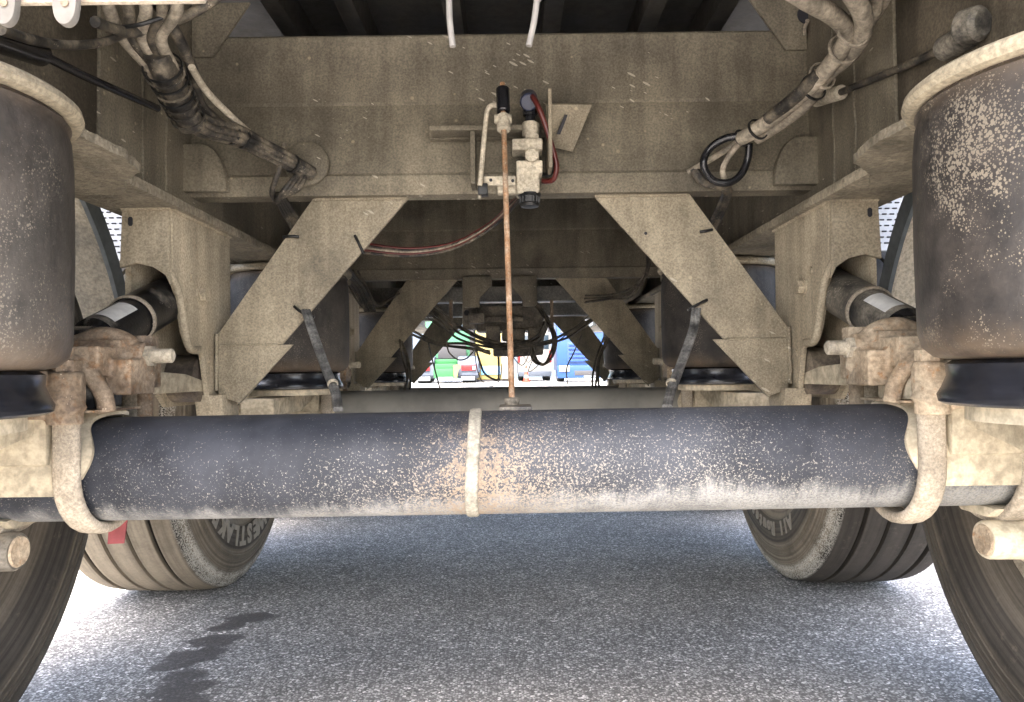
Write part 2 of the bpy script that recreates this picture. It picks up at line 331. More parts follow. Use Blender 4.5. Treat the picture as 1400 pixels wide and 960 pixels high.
def lathe(prof, axis, c, n=32, closed=False):
    ax, e1, e2 = frame_of(axis); c = Vector(c); V, F = [], []; m = len(prof)
    for a, r in prof:
        for j in range(n):
            t = 2 * math.pi * j / n; V.append(tuple(c + ax * a + (e1 * math.cos(t) + e2 * math.sin(t)) * max(r, 1e-5)))
    for i in range(m if closed else m - 1):
        k = (i + 1) % m
        for j in range(n): F.append([i * n + j, i * n + (j + 1) % n, k * n + (j + 1) % n, k * n + j])
    if not closed: F += [list(range(n))[::-1], list(range((m - 1) * n, m * n))]
    return V, F
def cyl(a, b, r, n=20, ch=0.0, r2=None):
    a, b = Vector(a), Vector(b); L = (b - a).length; r2 = r if r2 is None else r2
    pr = [(0, r), (L, r2)] if not ch else [(0, r - ch), (ch, r), (L - ch, r2), (L, r2 - ch)]
    return lathe(pr, b - a, a, n)
def hexn(a, b, r): return lathe([(0, r), ((Vector(b) - Vector(a)).length, r)], Vector(b) - Vector(a), a, 6)
def cast(name, parts, mat, parent, voxel=0.004, it=3, label=None, origin=(0, 0, 0)):
    """fuse overlapping solids into one continuous casting"""
    o = add(name + '_tmp', mg(*parts), mat, None, smooth=False)
    md = o.modifiers.new('r', 'REMESH'); md.mode = 'VOXEL'; md.voxel_size = voxel; md.use_smooth_shade = True
    ms = o.modifiers.new('s', 'SMOOTH'); ms.iterations = it; ms.factor = 0.5
    dg = bpy.context.evaluated_depsgraph_get(); me = bpy.data.meshes.new_from_object(o.evaluated_get(dg)); me.name = name
    bpy.data.objects.remove(o); me.transform(Matrix.Translation(-Vector(origin)))
    me.polygons.foreach_set('use_smooth', [True] * len(me.polygons))
    if not me.materials: me.materials.append(mat)
    n = bpy.data.objects.new(name, me); col.objects.link(n); return place(n, parent, Vector(origin), label)
def pts(lst): return [at(*q) for q in lst]
def cable(name, lst, r, mat, parent, n=8, k=6, flat=1.0, wob=0.0, label=None):
    return add(name, tube(spl(pts(lst), k), r, n, flat, wob), mat, parent, angle=60, label=label)
def band(name, p, axis, r, wdt, mat, parent, n=18):
    ax = Vector(axis).normalized(); return add(name, lathe([(-wdt / 2, r), (wdt / 2, r), (wdt / 2, r - .0025), (-wdt / 2, r - .0025)], ax, p, n, True), mat, parent)

# ------------------------------------------------------------------ ground: level under the trailer, rising gently across the yard
gy = [-60, -20, -6, -2, 0, 2, 4, 6, 10, 16, 22, 28, 34, 45, 70, 150, 400, 1200]
gx = [-900, -200, -60, -20, -6, -2, 0, 2, 6, 20, 60, 200, 900]
def gz(y): return 0.0 if y < 6 else 0.27 * min(1.0, (y - 6) / 22)
GV = [(x, y, gz(y)) for y in gy for x in gx]; nx = len(gx)
GF = [[j * nx + i, j * nx + i + 1, (j + 1) * nx + i + 1, (j + 1) * nx + i] for j in range(len(gy) - 1) for i in range(nx - 1)]
g = add('ground', (GV, GF), asphalt_m, smooth=False); tag(g, 'grey asphalt yard with an oil stain', 'ground', kind='structure')

# ------------------------------------------------------------------ the trailer
SP = 1.32                       # axle spacing
AY, AZ, AR = 1.03, 0.535, 0.0715  # rear axle
TR = empty('semi_trailer', (0, 2.35, 0))
tag(TR, 'dust-covered semi-trailer underbody with three axles and air springs', 'trailer')

# frame rails
for s in (-1, 1):
    X = s * 0.635
    rail = add('frame_rail', box(X - .005, X + .005, 0.46, 5.5, 0.975, 1.42), frame_m, TR, label='dusty ' + ('left' if s < 0 else 'right') + ' longitudinal frame rail')
    add('bottom_flange', box(X - .068, X + .068, 0.46, 5.5, 0.957, 0.975), flange_m, rail, bev=.004)
    xi = X - s * .008
    add('doubler_plate', box(min(xi, xi - s * .007), max(xi, xi - s * .007), 1.13, 1.62, 0.98, 1.40), frame_m, rail, bev=.002)
    a = [(s * .485, .46), (s * .485, .84), (s * .478, .93), (s * .492, 1.0), (s * .545, 1.06), (s * .575, 1.125), (s * .78, 1.125), (s * .78, .46)]
    rn = random.Random(5 + s); aj = []
    for i_ in range(len(a)):
        p_, q_ = Vector(a[i_]), Vector(a[(i_ + 1) % len(a)]); m_ = max(1, int((q_ - p_).length / .012)) if i_ < 6 else 1
        for j_ in range(m_): aj.append(tuple(p_.lerp(q_, j_ / m_) + Vector((rn.uniform(-1, 1), rn.uniform(-1, 1))) * (.0018 if m_ > 1 else 0)))
    add('spring_seat_plate', prism(aj, 'z', .942, .954), flange_m, rail)
    add('spring_seat_gusset', prism([(s * .50, .976), (s * .625, .976), (s * .625, 1.10)], 'y', .60, .612), frame_m, rail)
    for i in range(1, 3):
        q = prism([(u, v + SP * i) for u, v in a[1:-1]] + [(s * .78, .6 + SP * i), (s * .485, .6 + SP * i)], 'z', .942, .954)
        add('spring_seat_plate', q, flange_m, rail, bev=.004)
    # rolled gusset where the cross member runs into the rail
    gp = [(s * .628, 1.02), (s * .535, 1.02)] + [(s * (.535 + .05 * (1 - math.cos(k * math.pi / 12))), 1.02 + .095 * math.sin(k * math.pi / 12)) for k in range(1, 7)] + [(s * .628, 1.115)]
    add('corner_gusset', prism(gp, 'y', 1.418, 1.437), frame_m, rail, bev=.006)
    add('corner_bracket', prism([(s * .618, 1.41), (s * .618, 1.30), (s * .575, 1.30), (s * .50, 1.41)], 'y', 1.449, 1.4565), frame_m, rail, bev=.002)

hp = at(1103, 20, 1.448)
hb = add('access_hole', lathe([(0, .019), (.003, .019)], (0, 1, 0), (hp.x, 1.4462, hp.z), 28), slot_m, TR)
add('wire_stub', tube(spl([Vector((hp.x, 1.45, hp.z - .012)), Vector((hp.x - .004, 1.435, hp.z - .02)), Vector((hp.x - .012, 1.43, hp.z - .035)), Vector((hp.x - .012, 1.432, hp.z - .05))], 5), .0035, 8), cable_d_m, hb)
rearweb_m = dirty('grimy_rear_web', (0.06, 0.05, 0.037), (0.125, 0.105, 0.076), 0.5, 5, 220, 0.12, (0.3, 0.25, 0.17), spots=0.14)
for s in (-1, 1):
    xi = s * .6295; add('rear_web_plate', box(min(xi, xi - s * .005), max(xi, xi - s * .005), .47, 1.128, .98, 1.41), rearweb_m, TR)
    for Y_ in (1.26, 1.345):
        xj = s * .6195; add('weld_seam', tube([(xj, Y_ + .002 * math.sin(k * 1.7), .985 + k * .03) for k in range(14)], .0028, 6, wob=.25), frame_m, TR)

# cross members, a folded section with a bottom lip
def cross_member(Y, name='cross_member', label=None):
    p = [(Y, 1.017), (Y - .055, 1.017), (Y - .058, 1.021), (Y - .058, 1.053), (Y - .048, 1.062), (Y - .012, 1.19), (Y, 1.20), (Y - .004, 1.205), (Y - .02, 1.32), (Y - .016, 1.345), (Y + .02, 1.345), (Y + .02, 1.017)]
    # lip, sloping lower panel, crease, upper panel
    p = [(Y + .03, 1.017), (Y - .018, 1.017), (Y - .032, 1.052), (Y - .028, 1.058), (Y - .006, 1.202), (Y - .010, 1.208), (Y - .012, 1.340), (Y - .008, 1.345), (Y + .03, 1.345)]
    return add(name, prism(p, 'x', -.629, .629), frame_m, TR, angle=12, label=label)
cm1 = cross_member(1.47, label='wide folded cross member carrying the levelling valve')
cm2 = cross_member(1.47 + SP, label='middle cross member in deep shade'); cm3 = cross_member(1.47 + 2 * SP)
for s, x0, x1 in ((-1, -.165, -.055), (1, .012, .115)):
    q = [(x0, 1.02), (x1, 1.02), (x1, .985), (x1 - .03, .955), (x1 - .045, .94), (x1 - .048, .905), (x0 + .008, .905), (x0, .915)] if s < 0 else \
        [(x0, 1.02), (x1, 1.02), (x1, .915), (x1 - .008, .905), (x0 + .048, .905), (x0 + .045, .94), (x0 + .03, .955), (x0, .985)]
    add('hanging_tab', prism(q, 'y', 2.735, 2.752), frame_m, cm2, bev=.003)
tubep_m = dirty('dusty_tube_lit_tone', (0.22, 0.21, 0.19), (0.38, 0.36, 0.31), 0.5, 6, 150)  # dusty tubes whose grey is raised to imitate light reaching them
for Y, z in ((3.35, .985), (3.75, .95), (4.6, .99)):
    add('cross_tube', box(-.62, .62, Y, Y + .09, z, z + .07), tubep_m, TR, bev=.006)

# body floor and side skirts, shortened ahead to admit daylight, extended aft for shade
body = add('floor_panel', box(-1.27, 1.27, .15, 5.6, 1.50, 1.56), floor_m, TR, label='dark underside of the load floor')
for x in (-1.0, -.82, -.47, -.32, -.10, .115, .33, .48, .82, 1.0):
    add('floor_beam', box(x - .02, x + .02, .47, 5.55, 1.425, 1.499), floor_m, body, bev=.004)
for s in (-1, 1):
    add('side_rail', box(s * 1.275 - .02, s * 1.275 + .02, .14, 5.62, 1.43, 2.6), frame_m, body)
add('front_wall', box(-1.25, 1.25, 5.55, 5.6, 1.57, 2.6), frame_m, body)
add('rear_beam', box(-1.25, 1.25, .13, .19, 1.36, 1.6), frame_m, body)

# suspension, one set per side, repeated for the three axles
def weld(p, q, r, mat, parent):
    p, q = Vector(p), Vector(q); n = max(4, int((q - p).length / .006)); rn = random.Random(int((p.x + p.z) * 9999))
    pp_ = [p.lerp(q, k / n) + Vector((rn.uniform(-1, 1), rn.uniform(-1, 1), rn.uniform(-1, 1))) * r * .18 for k in range(n + 1)]
    return add('weld_bead', tube(pp_, [r * rn.uniform(.8, 1.2) for _ in pp_], 7), mat, parent, angle=70)
def hanger(s):
    xi, xo = s * .583, s * .668
    side = [(1.292, .956), (1.56, .956), (1.565, .72), (1.545, .60), (1.455, .60), (1.448, .625), (1.425, .70), (1.405, .712), (1.365, .712), (1.345, .74), (1.318, .81), (1.298, .835)]
    h = add('hanger_bracket', prism(side, 'x', xi, xi + s * .011), hanger_m, TR, bev=.003, label='pressed steel hanger bracket, ' + ('left' if s < 0 else 'right') + ' of the rear axle')
    rear = [(xi + s * .003, .956), (xo, .956), (xo + s * .004, .852), (xi + s * .060, .86), (xi + s * .03, .853), (xi + s * .008, .838), (xi, .82)]
    add('rear_face', prism(rear, 'y', 1.283, 1.295), hanger_m, h, bev=.003)
    lip = spl([(xi + s * .008, 1.290, .852), (xi + s * .001, 1.300, .832), (xi, 1.319, .808), (xi, 1.346, .738), (xi, 1.367, .711), (xi, 1.405, .711)], 5)
    add('pressed_lip', tube(lip, .0075, 8), hanger_m, h, angle=70)
    outer = [(1.292, .955), (1.56, .955), (1.56, .60), (1.43, .60), (1.31, .70), (1.292, .80)]
    add('outer_plate', prism(outer, 'x', xo - s * .002, xo - s * .012), hanger_m, h)
    add('front_plate', box(min(xi + s * .013, xo - s * .013), max(xi + s * .013, xo - s * .013), 1.548, 1.558, .62, .953), hanger_m, h)
    weld((xi - s * .001, 1.292, .957), (xi - s * .001, 1.56, .957), .0045, hanger_m, h); weld((xi, 1.283, .957), (xo, 1.283, .957), .004, hanger_m, h)
    bo = add('bolt', mg(cyl((xi + s * .001, 1.41, .817), (xi - s * .003, 1.41, .817), .017, 20), hexn((xi - s * .003, 1.41, .817), (xi - s * .014, 1.41, .817), .0135)), hanger_m, h)
    add('small_bolt', cyl((xi, 1.372, .845), (xi - s * .003, 1.372, .845), .007, 12), hanger_m, h)
    add('small_bolt', cyl((xi, 1.452, .69), (xi - s * .003, 1.452, .69), .007, 12), hanger_m, h)
    sx = s * .652
    add('slot_hole', prism([(sx - .004, .929), (sx - .002, .926), (sx + .002, .926), (sx + .004, .929), (sx + .004, .939), (sx + .002, .942), (sx - .002, .942), (sx - .004, .939)], 'y', 1.2815, 1.284), slot_m, h)
    add('pivot_bush', lathe([(0, .040), (.004, .047), (.064, .047), (.068, .040)], (s, 0, 0), (xi + s * .014, 1.462, .655), 28), hanger_bush_m, h)
    foot = [(1.45, .622), (1.55, .622), (1.54, .565), (1.465, .565)]
    add('foot_plate', prism(foot, 'x', xi - s * .025, xi + s * .03), hanger_m, h, bev=.003)
    return h
hanger_bush_m = dirty('grimy_rubber_bush', (0.07, 0.055, 0.045), (0.2, 0.165, 0.12), 0.45, 12, 140)

def brace(s):
    Y = 1.475
    face = [(s * .375, 1.030), (s * .186, 1.030), (s * .188, 1.016), (s * .445, .722), (s * .575, .722), (s * .575, .745), (s * .392, 1.004)]
    b = add('diagonal_brace', prism(face, 'y', Y, Y + .008), brace_m, TR, bev=.002, label='flat diagonal brace from cross member to ' + ('left' if s < 0 else 'right') + ' hanger')
    def flange(p, q, name):
        (x0, z0), (x1, z1) = p, q
        v = [(x0, Y + .0085, z0), (x1, Y + .0085, z1), (x1, Y + .05, z1), (x0, Y + .05, z0)]; L = Vector((x1 - x0, 0, z1 - z0)).normalized(); nrm = Vector((-L.z, 0, L.x)) * .006
        if nrm.x * s < 0: nrm = -nrm
        v2 = [tuple(Vector(k) + nrm) for k in v]
        add(name, (v + v2, [[0, 1, 2, 3], [7, 6, 5, 4], [0, 4, 5, 1], [1, 5, 6, 2], [2, 6, 7, 3], [3, 7, 4, 0]]), brace_m, b)
    gus = [(s * .452, .719), (s * .585, .719), (s * .587, .60), (s * .545, .60), (s * .517, .632)]
    gus = [(s * .424, .7212), (s * .574, .7212), (s * .574, .620), (s * .534, .605)]
    add('gusset', prism(gus, 'y', Y - .0006, Y + .0074), brace_m, b, bev=.0012)
    weld((s * .452, Y - .001, .7215), (s * .570, Y - .001, .7215), .0022, brace_m, b); weld((s * .19, Y - .002, 1.0155), (s * .378, Y - .002, 1.0155), .004, brace_m, b); weld((s * .577, Y - .002, .745), (s * .577, Y - .002, .63), .004, brace_m, b)
    fold = [(s * .423, Y - .001, .7205), (s * .458, Y + .08, .716), (s * .545, Y + .06, .608), (s * .533, Y - .001, .604)]
    n2 = [tuple(Vector(k) + Vector((s * .006, 0, -.004))) for k in fold]
    add('gusset_fold', (fold + n2, [[0, 1, 2, 3], [7, 6, 5, 4], [0, 4, 5, 1], [1, 5, 6, 2], [2, 6, 7, 3], [3, 7, 4, 0]]), brace_m, b)
    return b

def air_spring(s, bm_, label):
    c = (s * .60, .72, .667)
    H = .275; Rr = .16
    pr = [(0, .125), (.004, .145), (.014, .156), (.03, .16), (.12, .1612), (.215, .16), (.247, .1575), (.258, .154), (.262, .1575), (.266, .1535), (.270, .156), (.274, .153), (.276, .15)]
    a = add('air_spring', lathe(pr, (0, 0, 1), c, 64), bm_, TR, origin=c, angle=60, label=label)
    rp = [(.2715, .150), (.270, .160), (.272, .1665), (.2775, .1695), (.284, .168), (.288, .163), (.288, .150)]
    a.data.name = 'air_spring'
    add('crimp_ring', lathe([(z - .004, r) for z, r in rp], (0, 0, 1), c, 64, True), ring_m if s else ring_m, a)
    pp = [(-.046, .10), (-.046, .136), (-.043, .142), (-.036, .1435), (-.028, .139), (-.016, .134), (-.004, .135), (.002, .125)]
    add('piston', lathe(pp, (0, 0, 1), c, 56), piston_m, a, angle=50)
    add('base_plate', lathe([(-.062, .08), (-.062, .118), (-.047, .118), (-.047, .08)], (0, 0, 1), c, 40, True), cream_m, a)
    return a

def axle(i):
    c = (0, AY, AZ - (.018 if i == 2 else 0))
    o = add('axle', cyl((-.92, 0, 0), (.92, 0, 0), AR, 64, .003), axle_near_m if i == 0 else axle_far_m, TR, angle=50, label=('dark axle tube speckled with grit, with a strap at its middle', 'dusty middle axle tube, its grey lightened as if lit', 'front axle tube')[i])
    o.location = Vector(c) + Vector((0, SP * i, 0)) - W['semi_trailer']; W[o.name] = Vector(c) + Vector((0, SP * i, 0))
    if i == 0: o.rotation_euler = (0, -R(.3), 0)
    return o

def strap(ax):
    v = []
    prof = [(-.0085, AR + .0005), (-.008, AR + .0025), (-.005, AR + .0035), (.005, AR + .0035), (.008, AR + .0025), (.0085, AR + .0005)]
    V, F = lathe(prof, (1, 0, 0), (0, 0, 0), 64, True)
    V = [(x - .036 + .003 * math.sin(z * 24), y, z) for x, y, z in V]
    o = add('strap', (V, F), strap_m, None, angle=60); o.parent = ax; o.location = (0, 0, 0)

def arm(s, first=True):
    xo, xi = s * .68, s * .595
    rm = rust_m if s < 0 else rust_r_m
    top = [(.56, .600), (.80, .602), (.93, .628), (1.0, .662), (1.13, .676), (1.22, .671), (1.38, .664), (1.46, .650), (1.525, .634)]
    bot = [(1.525, .626), (1.42, .630), (1.2, .630), (1.1, .618), (.93, .585), (.80, .556), (.56, .556)]
    a = add('trailing_arm', prism(top + bot, 'x', xi, xo), cream_m, TR, bev=.006, label='dust-caked trailing arm clamped over the ' + ('left' if s < 0 else 'right') + ' end of the axle')
    # saddle welded round the axle, scalloped on its inboard edge
    V, F = [], []; n = 40; th0, th1 = R(118), R(-20)
    for k in range(n + 1):
        t = th0 + (th1 - th0) * k / n
        wv = .010 * math.sin(k / n * math.pi * 3.2 + .6) - (.012 if k < 4 or k > n - 4 else 0)
        xin = .541 - wv
        for x, r in ((xin, AR + .001), (xin, AR + .006), (xin + .012, AR + .013), (.86, AR + .013), (.86, AR + .001)):
            bx_ = 1.0
            V.append((s * x, AY - math.cos(t) * r, AZ + math.sin(t) * r))
    m = 5
    for k in range(n):
        for j in range(m): F.append([k * m + j, k * m + (j + 1) % m, (k + 1) * m + (j + 1) % m, (k + 1) * m + j])
    F += [list(range(m)), list(range(n * m, n * m + m))]
    add('axle_saddle', (V, F), cream_m, a, angle=45)
    # flat front face of the saddle box, outboard of the clamp
    add('saddle_cover', prism([(AY - .094, .640), (AY - .06, .640), (AY - .06, .548), (AY - .074, .543), (AY - .090, .548)], 'x', s * .580, s * .86), cream_m, a, bev=.004)
    # U-bolts in the plane of the wheel
    for xb in (.558, .69):
        pth = [(AY - .0835, .66), (AY - .0835, .60), (AY - .0835, .56)] + [(AY - .0835 * math.cos(k * math.pi / 16), .535 - .0835 * math.sin(k * math.pi / 16)) for k in range(17)] + [(AY + .0835, .56), (AY + .0835, .685)]
        sec = [(.0175 * (abs(math.cos(q)) ** .6) * (1 if math.cos(q) > 0 else -1), .0085 * (abs(math.sin(q)) ** .75) * (1 if math.sin(q) > 0 else -1)) for q in [2 * math.pi * (k + .5) / 16 for k in range(16)]]
        V, F = [], []
        for i_, (y_, z_) in enumerate(pth):
            y0_, z0_ = pth[max(i_ - 1, 0)]; y1_, z1_ = pth[min(i_ + 1, len(pth) - 1)]; tv = Vector((y1_ - y0_, z1_ - z0_)).normalized(); nv = Vector((tv.y, -tv.x))
            for sx_, sn_ in sec: V.append((s * xb + sx_, y_ + nv.x * sn_, z_ + nv.y * sn_))
        for i_ in range(len(pth) - 1):
            for j_ in range(16): F.append([i_ * 16 + j_, i_ * 16 + (j_ + 1) % 16, (i_ + 1) * 16 + (j_ + 1) % 16, (i_ + 1) * 16 + j_])
        F += [list(range(16)), list(range(len(V) - 16, len(V)))]
        add('u_bolt', (V, F), ubolt_m, a, angle=50)
    # cast clamp: bridge, ears, arched rib, boss
    Y = AY
    bridge = [cbox((s * .605, Y + .015, .682), (.13, .12, .040)), cbox((s * .60, Y + .035, .698), (.12, .05, .03)), cbox((s * .66, Y - .01, .69), (.05, .09, .03)), cbox((s * .560, Y - .090, .640), (.042, .038, .046)), tube([(s * .60, Y - .092, .655), (s * .555, Y - .095, .632), (s * .545, Y - .092, .612)], [.018, .021, .019], 12),
              cbox((s * .62, Y - .098, .648), (.10, .03, .042)), cbox((s * .60, Y - .092, .618), (.05, .03, .022)), cbox((s * .553, Y + .088, .668), (.05, .046, .05)), cbox((s * .69, Y - .092, .640), (.05, .046, .06)),
              cyl((s * .555, Y - .092, .668), (s * .555, Y - .092, .60), .021),
              tube(spl([(s * .66, Y - .055, .684), (s * .615, Y - .058, .690), (s * .578, Y - .05, .684), (s * .551, Y - .045, .664), (s * .536, Y - .04, .638), (s * .530, Y - .04, .612)], 5), [.011, .015, .017, .017, .016, .012], 12),
              tube(spl([(s * .68, Y + .035, .712), (s * .62, Y + .03, .706), (s * .580, Y + .035, .718), (s * .548, Y + .04, .708), (s * .530, Y + .045, .680), (s * .526, Y + .045, .655)], 5), [.014, .014, .018, .022, .021, .019], 12),
              cbox((s * .530, Y + .02, .660), (.036, .07, .050)), cyl((s * .55, Y + .04, .690), (s * .515, Y + .04, .690), .021)]
    add_c = cast('cast_clamp', bridge, rm, a, .0026, 1)
    for xq, yq, zq in ((.555, Y - .092, .668), (.66, Y + .05, .71)):
        add('clamp_nut', mg(hexn((s * xq, yq, zq - .004), (s * xq, yq, zq + .014), .019), cyl((s * xq, yq, zq), (s * xq, yq, zq + .03), .010, 14, .001)), rm, a, bev=.0008)
    add('shock_pin', lathe([(0, .014), (.012, .0145), (.014, .011), (.04, .0105), (.042, .008)], (-s, 0, 0), (s * .520, Y + .04, .690), 20), valve_m, a)
    add('pin_nut', hexn((s * .517, Y + .04, .690), (s * .507, Y + .04, .690), .0165), valve_m, a)
    add('rubber_pad', box(min(s * .60, s * .545), max(s * .60, s * .545), Y - .045, Y + .03, .616, .660), shock_m if s < 0 else cream_m, a, bev=.006)
    add('shim_plate', box(min(s * .60, s * .53), max(s * .60, s * .53), Y - .072, Y + .05, .6135, .6165), rm, a)
    add('clamp_stud', mg(cyl((s * .545, Y + .088, .60), (s * .545, Y + .088, .71), .013), hexn((s * .545, Y + .088, .705), (s * .545, Y + .088, .722), .02)), rm, a, bev=.001)
    return a

def shock(s, mat, label):
    p0, p1 = Vector((s * .628, AY + .068, .706)), Vector((s * .626, 1.415, .823)); d = (p1 - p0).normalized()
    A = p0 + d * .030; B = p0 + d * .185; C = p1 - d * .01
    sh = add('shock_absorber', lathe([(0, .012), (.0, .026), (.006, .034), (.016, .0355), (.16, .0355), (.161, .030)], d, A, 36), mat, TR, angle=40, label=label)
    L = (C - B).length
    add('dust_tube', lathe([(-.035, .035), (-.035, .0395), (0, .0395), (L - .01, .0395), (L, .035)], d, B, 36), mat, sh)
    add('tube_rim', lathe([(-.038, .038), (-.037, .0415), (-.031, .0415), (-.030, .038)], d, B, 36, True), ubolt_m, sh)
    add('lower_eye', lathe([(-.022, .022), (-.018, .03), (.018, .03), (.022, .022)], (1, 0, 0), p0 + d * .006, 24), black_m, sh)
    add('lower_cap', lathe([(-.02, .01), (-.016, .026), (-.004, .033), (.006, .035)], d, A, 32), black_m, sh)
    ax, e1, e2 = frame_of(d); V, F = [], []; t0 = math.atan2(Vector((-s * .35, -.2, .8)).dot(e2), Vector((-s * .35, -.2, .8)).dot(e1))
    for k in range(9):
        t = t0 + R(-26 + 52 * k / 8)
        for l in (.022, .095): V.append(tuple(A + ax * l + (e1 * math.cos(t) + e2 * math.sin(t)) * .0361))
    F = [[2 * k, 2 * k + 1, 2 * k + 3, 2 * k + 2] for k in range(8)]
    add('sticker', (V, F), sticker_m, sh)
    return sh

WX = 1.015
def tyre_profile():
    hw = .188
    side_in = [(-.145, .292), (-.160, .300), (-.172, .33), (-.176, .343), (-.1795, .347), (-.186, .36), (-.1885, .40), (-.1885, .418), (-.1865, .424), (-.1862, .432), (-.1885, .433), (-.1885, .435), (-.1858, .436), (-.183, .45), (-.1845, .4515), (-.1845, .4535), (-.1815, .455), (-.1775, .470), (-.1795, .4715), (-.1785, .475), (-.172, .488), (-.1695, .492), (-.1695, .497), (-.166, .506), (-.160, .519), (-.152, .5265)]
    tread = []; x = -.150
    gro = (-.098, -.034, .034, .098)
    tread.append((-.146, .5285))
    for gx_, gw in zip(gro, (.0065, .0045, .0045, .0065)):
        zc = .536 - .25 * gx_ * gx_
        tread += [(gx_ - gw - .001, zc), (gx_ - gw, zc - .002), (gx_ - gw * .5, zc - .014), (gx_ + gw * .5, zc - .014), (gx_ + gw, zc - .002), (gx_ + gw + .001, zc)]
    tread.append((.146, .5285))
    return side_in + tread + [(-a, r) for a, r in side_in[::-1]]
def word(txt, r, size, start, step, s, mat, parent, c, xoff):
    """raised letters set one after another round the inner sidewall"""
    for i, ch in enumerate(txt):
        V, F = [], []
        if ch == ' ': continue
        cu = bpy.data.curves.new('t', 'FONT'); cu.body = ch; cu.size = size; cu.extrude = .0012; cu.offset = .0022 * size / .05; cu.align_x = 'CENTER'; cu.resolution_u = 3
        o = bpy.data.objects.new('t', cu); col.objects.link(o); dg = bpy.context.evaluated_depsgraph_get()
        me = bpy.data.meshes.new_from_object(o.evaluated_get(dg)); bpy.data.objects.remove(o); bpy.data.curves.remove(cu)
        ang = start + step * i; k = len(V)
        for v in me.vertices:
            a_, b_ = v.co.x, v.co.y + r            # b radial outwards, a along the circumference
            # seen from the trailer's middle: right-hand direction is +Y for the left wheel, -Y for the right one
            hx = -s
            yy = a_ * math.cos(ang) + b_ * math.sin(ang); zz = -a_ * math.sin(ang) + b_ * math.cos(ang)
            V.append((c[0] - s * xoff + (-s) * (v.co.z), c[1] + hx * yy, c[2] + zz))
        F += [[q + k for q in p.vertices] for p in me.polygons]; bpy.data.meshes.remove(me)
        add('sidewall_letter', (V, F), mat, parent, smooth=False)
def wheel(s, i, tm, label, letters=None):
    c = Vector((s * WX, AY + SP * i, .536))
    rim = [(-.10, .02), (-.165, .02), (-.165, .09), (-.15, .11), (-.15, .20), (-.13, .225), (-.14, .272), (-.150, .283), (-.158, .293), (-.150, .297), (-.10, .285), (.1, .285), (.15, .295), (.15, .28), (.06, .26), (.04, .15), (.02, .02)]
    w_ = add('wheel', lathe([(a * s, r) for a, r in rim], (1, 0, 0), c, 56), rim_m, TR, origin=c, label=label)
    V, F = lathe([(a * s, r) for a, r in tyre_profile()], (1, 0, 0), c, 120)
    F = F[:-2]
    add('tyre', (V, F), tm, w_, origin=c, angle=33)
    if letters:
        word(letters[0], letters[1], letters[2], letters[3], letters[4], s, letter_m, w_, c, .1888)
    return w_
rim_m = dirty('grimy_rim', (0.09, 0.085, 0.075), (0.25, 0.215, 0.165), 0.5, 9, 120)

def mudguard(s, i):
    V, F = [], []; n = 44; Rm = .70; cy, cz = AY + SP * i, .536; a0, a1 = R(-12), R(192)
    xs = [(.872, 0), (.872, -.03), (.880, -.03), (.882, -.004), (1.05, .002), (1.25, -.004), (1.262, -.03), (1.268, -.03), (1.268, .004), (1.05, .009), (.872, .004)]
    for k in range(n + 1):
        t = a0 + (a1 - a0) * k / n
        for x, dr in xs: V.append((s * x, cy + math.cos(t) * (Rm + dr), cz + .02 + math.sin(t) * (Rm + dr)))
    m = len(xs)
    for k in range(n):
        for j in range(m): F.append([k * m + j, k * m + (j + 1) % m, (k + 1) * m + (j + 1) % m, (k + 1) * m + j])
    F += [list(range(m)), list(range(n * m, n * m + m))]
    g_ = add('mudguard', (V, F), mud_m, TR, angle=30, label='dusty curved mudguard over the rear ' + ('left' if s < 0 else 'right') + ' wheel' if i == 0 else None)
    V, F = [], []
    for k in range(n + 1):
        t = a0 + (a1 - a0) * k / n
        for x, dr in ((.8715, -.034), (.8715, .008), (.862, .008), (.862, -.034)): V.append((s * x, cy + math.cos(t) * (Rm + dr), cz + .02 + math.sin(t) * (Rm + dr)))
    for k in range(n):
        for j in range(4): F.append([k * 4 + j, k * 4 + (j + 1) % 4, (k + 1) * 4 + (j + 1) % 4, (k + 1) * 4 + j])
    F += [[0, 1, 2, 3], [n * 4 + q for q in range(4)]]
    add('edge_trim', (V, F), mudlip_m, g_, angle=40)
    return g_

